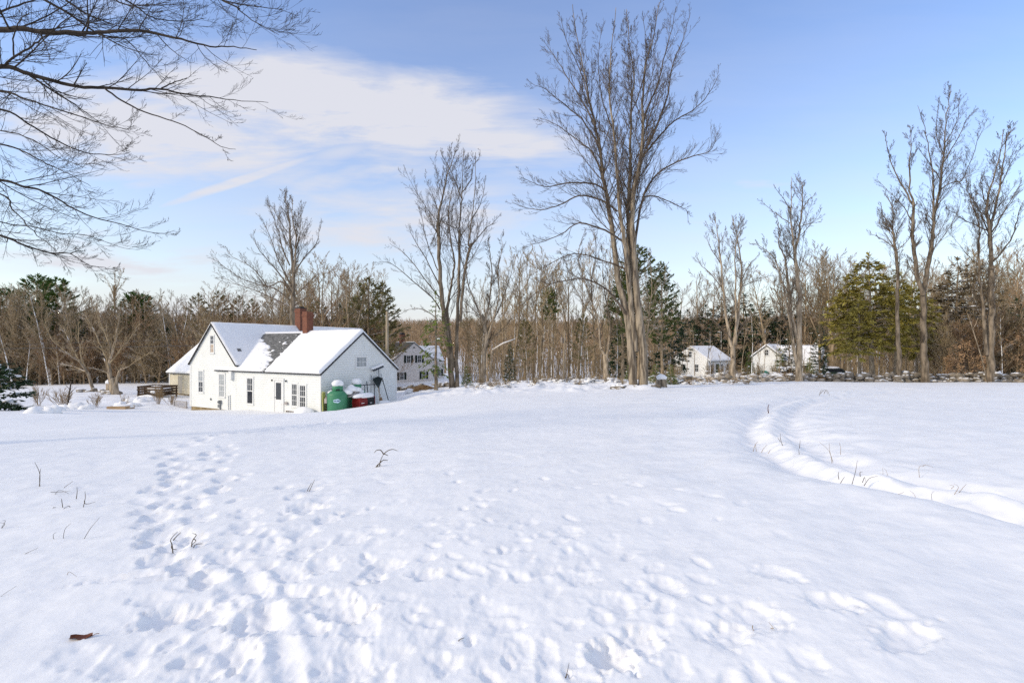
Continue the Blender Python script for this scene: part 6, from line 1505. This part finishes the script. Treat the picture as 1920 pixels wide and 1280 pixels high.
weed('single fine upright stem near the right rut', (1749,937), [[(1749,937),(1749,928),(1751,920)]], wd, None, .004)
weed('fine bent stem in the right rut', (1716,935), [[(1719,938),(1716,928),(1713,922)],[(1684,926),(1692,924),(1700,923)]], wt, None, .004)
weed('forked pale stem sticking up on the right snow', (1725,886), [[(1724,888),(1727,876),(1732,871)],[(1730,874),(1736,871),(1740,873)]], wt, None, .005)
weed('little bunch of pale stems on the right snow swell', (1790,920), [[(1788,920),(1794,912),(1802,911)],[(1794,920),(1806,914),(1816,908)],[(1783,916),(1786,910),(1791,912)]], wt, None, .005)
weed('dark stem pair on the far bank of the rut', (1463,832), [[(1468,832),(1464,822),(1462,812)],[(1463,828),(1459,820)]], wd, None, .010)
weed('reddish tall weed at the far bend of the rut', (1441,770), [[(1441,772),(1441,765),(1442,758)]], M['leaf_brown'], None, .03)
weed('row of fine reddish stems on the near bank of the rut', (1420,842), [[(1412,846),(1416,832),(1417,826)],[(1418,846),(1418,834)],[(1428,848),(1431,842),(1435,832)],[(1440,850),(1444,842)]], M['weed_tan'], None, .008)
weed('small dark stem beyond the rut', (1499,847), [[(1499,848),(1498,842)],[(1499,840),(1497,824)]], wd, None, .009)
weed('bunch of pale weeds beyond the rut', (1560,860), [[(1560,862),(1553,845),(1536,828)],[(1562,860),(1556,846),(1553,830)],[(1576,852),(1578,840),(1576,830)]], wt, None, .006)
weed('arching dead weed at the far end of the rut', (1550,742), [[(1536,740),(1540,731),(1546,735)],[(1545,738),(1550,731),(1557,743)],[(1538,738),(1546,730),(1552,740)]], wd, None, .018)
g = surf(152, 1194); t = thing('dead_leaf', 'curled brown dead leaf lying on the snow at lower left', 'leaf', g, R(15))
q = MB(); N_ = 7; vs = []
for i in range(N_):
    f = i/(N_-1); x = -.055+.11*f; w_ = .026*math.sin(math.pi*min(1, f*.9+.08))+.002
    vs += [(x, -w_, .012+.012*math.sin(f*7)), (x, 0, .004), (x, w_, .014+.01*math.cos(f*6))]
q.add(vs, [(i*3+a, (i+1)*3+a, (i+1)*3+a+1, i*3+a+1) for i in range(N_-1) for a in (0, 1)]); q.build('blade', M['leaf_brown'], t, True)
q = MB(); q.tube([(.05, 0, .006), (.07, .004, .014), (.085, .006, .012)], .0018, 5); q.build('leaf_stalk', M['leaf_brown'], t)

# ------------------------------------------------------------------ sky, sun, camera
SAZ = Vector((-.90, -.436, 0)); EL = R(26)
wld = bpy.data.worlds.new('World'); sc.world = wld; wld.use_nodes = True; nt = wld.node_tree; N = nt.nodes; L = nt.links
bg = N['Background']; sky = N.new('ShaderNodeTexSky'); sky.sky_type = 'NISHITA'; sky.sun_disc = False; sky.sun_elevation = EL
sky.sun_rotation = math.atan2(SAZ.x, SAZ.y); sky.air_density = 1.2; sky.dust_density = .6; sky.ozone_density = 1.6; sky.altitude = 200
tc = N.new('ShaderNodeTexCoord'); sp = N.new('ShaderNodeSeparateXYZ'); L.new(tc.outputs['Generated'], sp.inputs[0])
def mth(op, a, b=None, c=None, clamp=False):
    n = N.new('ShaderNodeMath'); n.operation = op; n.use_clamp = clamp
    for i, x in enumerate((a, b, c)):
        if x is None: continue
        if isinstance(x, (int, float)): n.inputs[i].default_value = x
        else: L.new(x, n.inputs[i])
    return n.outputs[0]
# direction -> (azimuth, elevation) style coordinates, valid all round
yy = mth('MAXIMUM', mth('ABSOLUTE', sp.outputs['Y']), .12)
A_ = mth('DIVIDE', sp.outputs['X'], yy); B_ = mth('DIVIDE', sp.outputs['Z'], yy)
cb = N.new('ShaderNodeCombineXYZ'); L.new(A_, cb.inputs[0]); L.new(B_, cb.inputs[1])
def noise(scale, st, rot, det=5, rough=.55, dist=0.):
    mp = N.new('ShaderNodeMapping'); mp.inputs['Rotation'].default_value = (0, 0, rot); mp.inputs['Scale'].default_value = st; L.new(cb.outputs[0], mp.inputs['Vector'])
    n = N.new('ShaderNodeTexNoise'); n.inputs['Scale'].default_value = scale; n.inputs['Detail'].default_value = det; n.inputs['Roughness'].default_value = rough; n.inputs['Distortion'].default_value = dist
    L.new(mp.outputs[0], n.inputs['Vector']); return n.outputs['Fac']
wob = N.new('ShaderNodeTexNoise'); wob.inputs['Scale'].default_value = 4.; wob.inputs['Detail'].default_value = 4; L.new(cb.outputs[0], wob.inputs['Vector'])
vm = N.new('ShaderNodeVectorMath'); vm.operation = 'MULTIPLY_ADD'; L.new(wob.outputs['Color'], vm.inputs[0]); vm.inputs[1].default_value = (.16, .09, 0); vm.inputs[2].default_value = (-.08, -.045, 0)
av = N.new('ShaderNodeVectorMath'); av.operation = 'ADD'; L.new(cb.outputs[0], av.inputs[0]); L.new(vm.outputs[0], av.inputs[1])
def blobn(u, v, su, sv, rot, amp, soft=.0, src=av):
    mp = N.new('ShaderNodeMapping'); mp.vector_type = 'TEXTURE'; mp.inputs['Location'].default_value = ((u-960)/F, (H0-v)/F, 0); mp.inputs['Rotation'].default_value = (0, 0, R(rot)); mp.inputs['Scale'].default_value = (su/F, sv/F, 1)
    L.new(src.outputs[0], mp.inputs['Vector']); ln = N.new('ShaderNodeVectorMath'); ln.operation = 'LENGTH'; L.new(mp.outputs[0], ln.inputs[0])
    mr = N.new('ShaderNodeMapRange'); mr.interpolation_type = 'SMOOTHSTEP'; mr.inputs['From Min'].default_value = soft; mr.inputs['From Max'].default_value = 1.; mr.inputs['To Min'].default_value = amp; mr.inputs['To Max'].default_value = 0; L.new(ln.outputs['Value'], mr.inputs['Value']); return mr.outputs[0]
streak = noise(2.2, (1, 5.5, 1), R(10), 7, .6, .4); streak2 = noise(7., (1, 5, 1), R(7), 6, .6, .3)
cover = None
for b in [(620,205,680,165,-8,1.6), (300,250,620,170,-6,1.4), (880,265,420,95,-4,1.2), (440,160,400,80,-12,1.2), (150,470,640,160,0,.75), (760,420,700,150,3,.9), (1440,345,150,26,-3,.9), (1560,300,300,20,4,.3), (1150,270,260,60,-3,.3), (200,20,240,60,14,.35), (250,480,520,70,3,1.), (700,335,330,45,8,1.), (1050,480,420,60,2,.8), (560,445,280,36,6,1.), (1300,420,300,40,2,.6)]:
    s = blobn(*b); cover = s if cover is None else mth('MAXIMUM', cover, s)
mod = mth('MULTIPLY_ADD', streak, 2.7, -.58); mod = mth('ADD', mod, mth('MULTIPLY_ADD', streak2, .9, -.4))
cl = mth('MULTIPLY', cover, mod, clamp=True)
con = mth('MULTIPLY', blobn(452, 338, 255, 17, 18, 1.0, .25, cb), mth('MULTIPLY_ADD', streak2, 1., .4)); con2 = mth('MULTIPLY', blobn(640, 285, 150, 34, 12, .8, .0, cb), .9)
cl = mth('MAXIMUM', cl, con); cl = mth('MAXIMUM', cl, con2)
# thin milky veil low over the land
veil = mth('MULTIPLY', mth('ADD', mth('MULTIPLY', mth('POWER', 2.718, mth('MULTIPLY', mth('MAXIMUM', B_, 0.), -2.1)), .74), mth('MULTIPLY', mth('POWER', 2.718, mth('MULTIPLY', mth('MAXIMUM', B_, 0.), -9.)), .4)), mth('MULTIPLY_ADD', streak, .9, .56))
cl = mth('MAXIMUM', cl, mth('MINIMUM', veil, .97)); cl = mth('MINIMUM', mth('MAXIMUM', cl, mth('MULTIPLY', streak, .14)), .95)
hi = N.new('ShaderNodeMapRange'); hi.interpolation_type = 'SMOOTHSTEP'; hi.inputs['From Min'].default_value = .60; hi.inputs['From Max'].default_value = .85; hi.inputs['To Max'].default_value = .82; L.new(sp.outputs['Z'], hi.inputs['Value'])  # added cloud overhead, above the view, to whiten the fill light
be = N.new('ShaderNodeMapRange'); be.interpolation_type = 'SMOOTHSTEP'; be.inputs['From Min'].default_value = .15; be.inputs['From Max'].default_value = -.3; be.inputs['To Max'].default_value = .6; L.new(sp.outputs['Y'], be.inputs['Value'])  # added unseen cloud behind the camera, also for whiter fill
cl = mth('MAXIMUM', cl, mth('MAXIMUM', hi.outputs[0], be.outputs[0]))
hs = N.new('ShaderNodeHueSaturation'); hs.inputs['Saturation'].default_value = SKY_SAT; hs.inputs['Value'].default_value = SKY_VAL; hs.inputs['Hue'].default_value = SKY_HUE; L.new(sky.outputs[0], hs.inputs['Color'])
mx = N.new('ShaderNodeMix'); mx.data_type = 'RGBA'; L.new(cl, mx.inputs['Factor']); L.new(hs.outputs[0], mx.inputs['A']); mx.inputs['B'].default_value = CLOUD
L.new(mx.outputs['Result'], bg.inputs['Color']); bg.inputs['Strength'].default_value = .15
sl = bpy.data.lights.new('sun', 'SUN'); sl.energy = SUN; sl.angle = R(6); sl.color = (1., .85, .62); so = link('sun', sl)
sd = -(SAZ*math.cos(EL)+Vector((0, 0, math.sin(EL)))); so.rotation_euler = sd.to_track_quat('-Z', 'Y').to_euler(); so.location = (-30, -30, 40)
cam = bpy.data.cameras.new('camera'); co_ = link('camera', cam); co_.location = (0, 0, CAMZ); co_.rotation_euler = (R(90), 0, 0)
cam.sensor_width = 36; cam.lens = F/1920*36; cam.shift_y = (H0-640)/1920; cam.clip_start = .05; cam.clip_end = 5000; sc.camera = co_
sc.view_settings.view_transform = 'Standard'; sc.view_settings.look = 'None'; sc.view_settings.gamma = 1; sc.view_settings.exposure = EXPO
sc.cycles.max_bounces = 6; sc.cycles.diffuse_bounces = 4; sc.cycles.glossy_bounces = 2; sc.cycles.transmission_bounces = 2
sc.cycles.use_denoising = False; sc.cycles.denoiser = 'OPENIMAGEDENOISE'; sc.cycles.denoising_input_passes = 'RGB_ALBEDO_NORMAL'; sc.cycles.denoising_prefilter = 'ACCURATE'
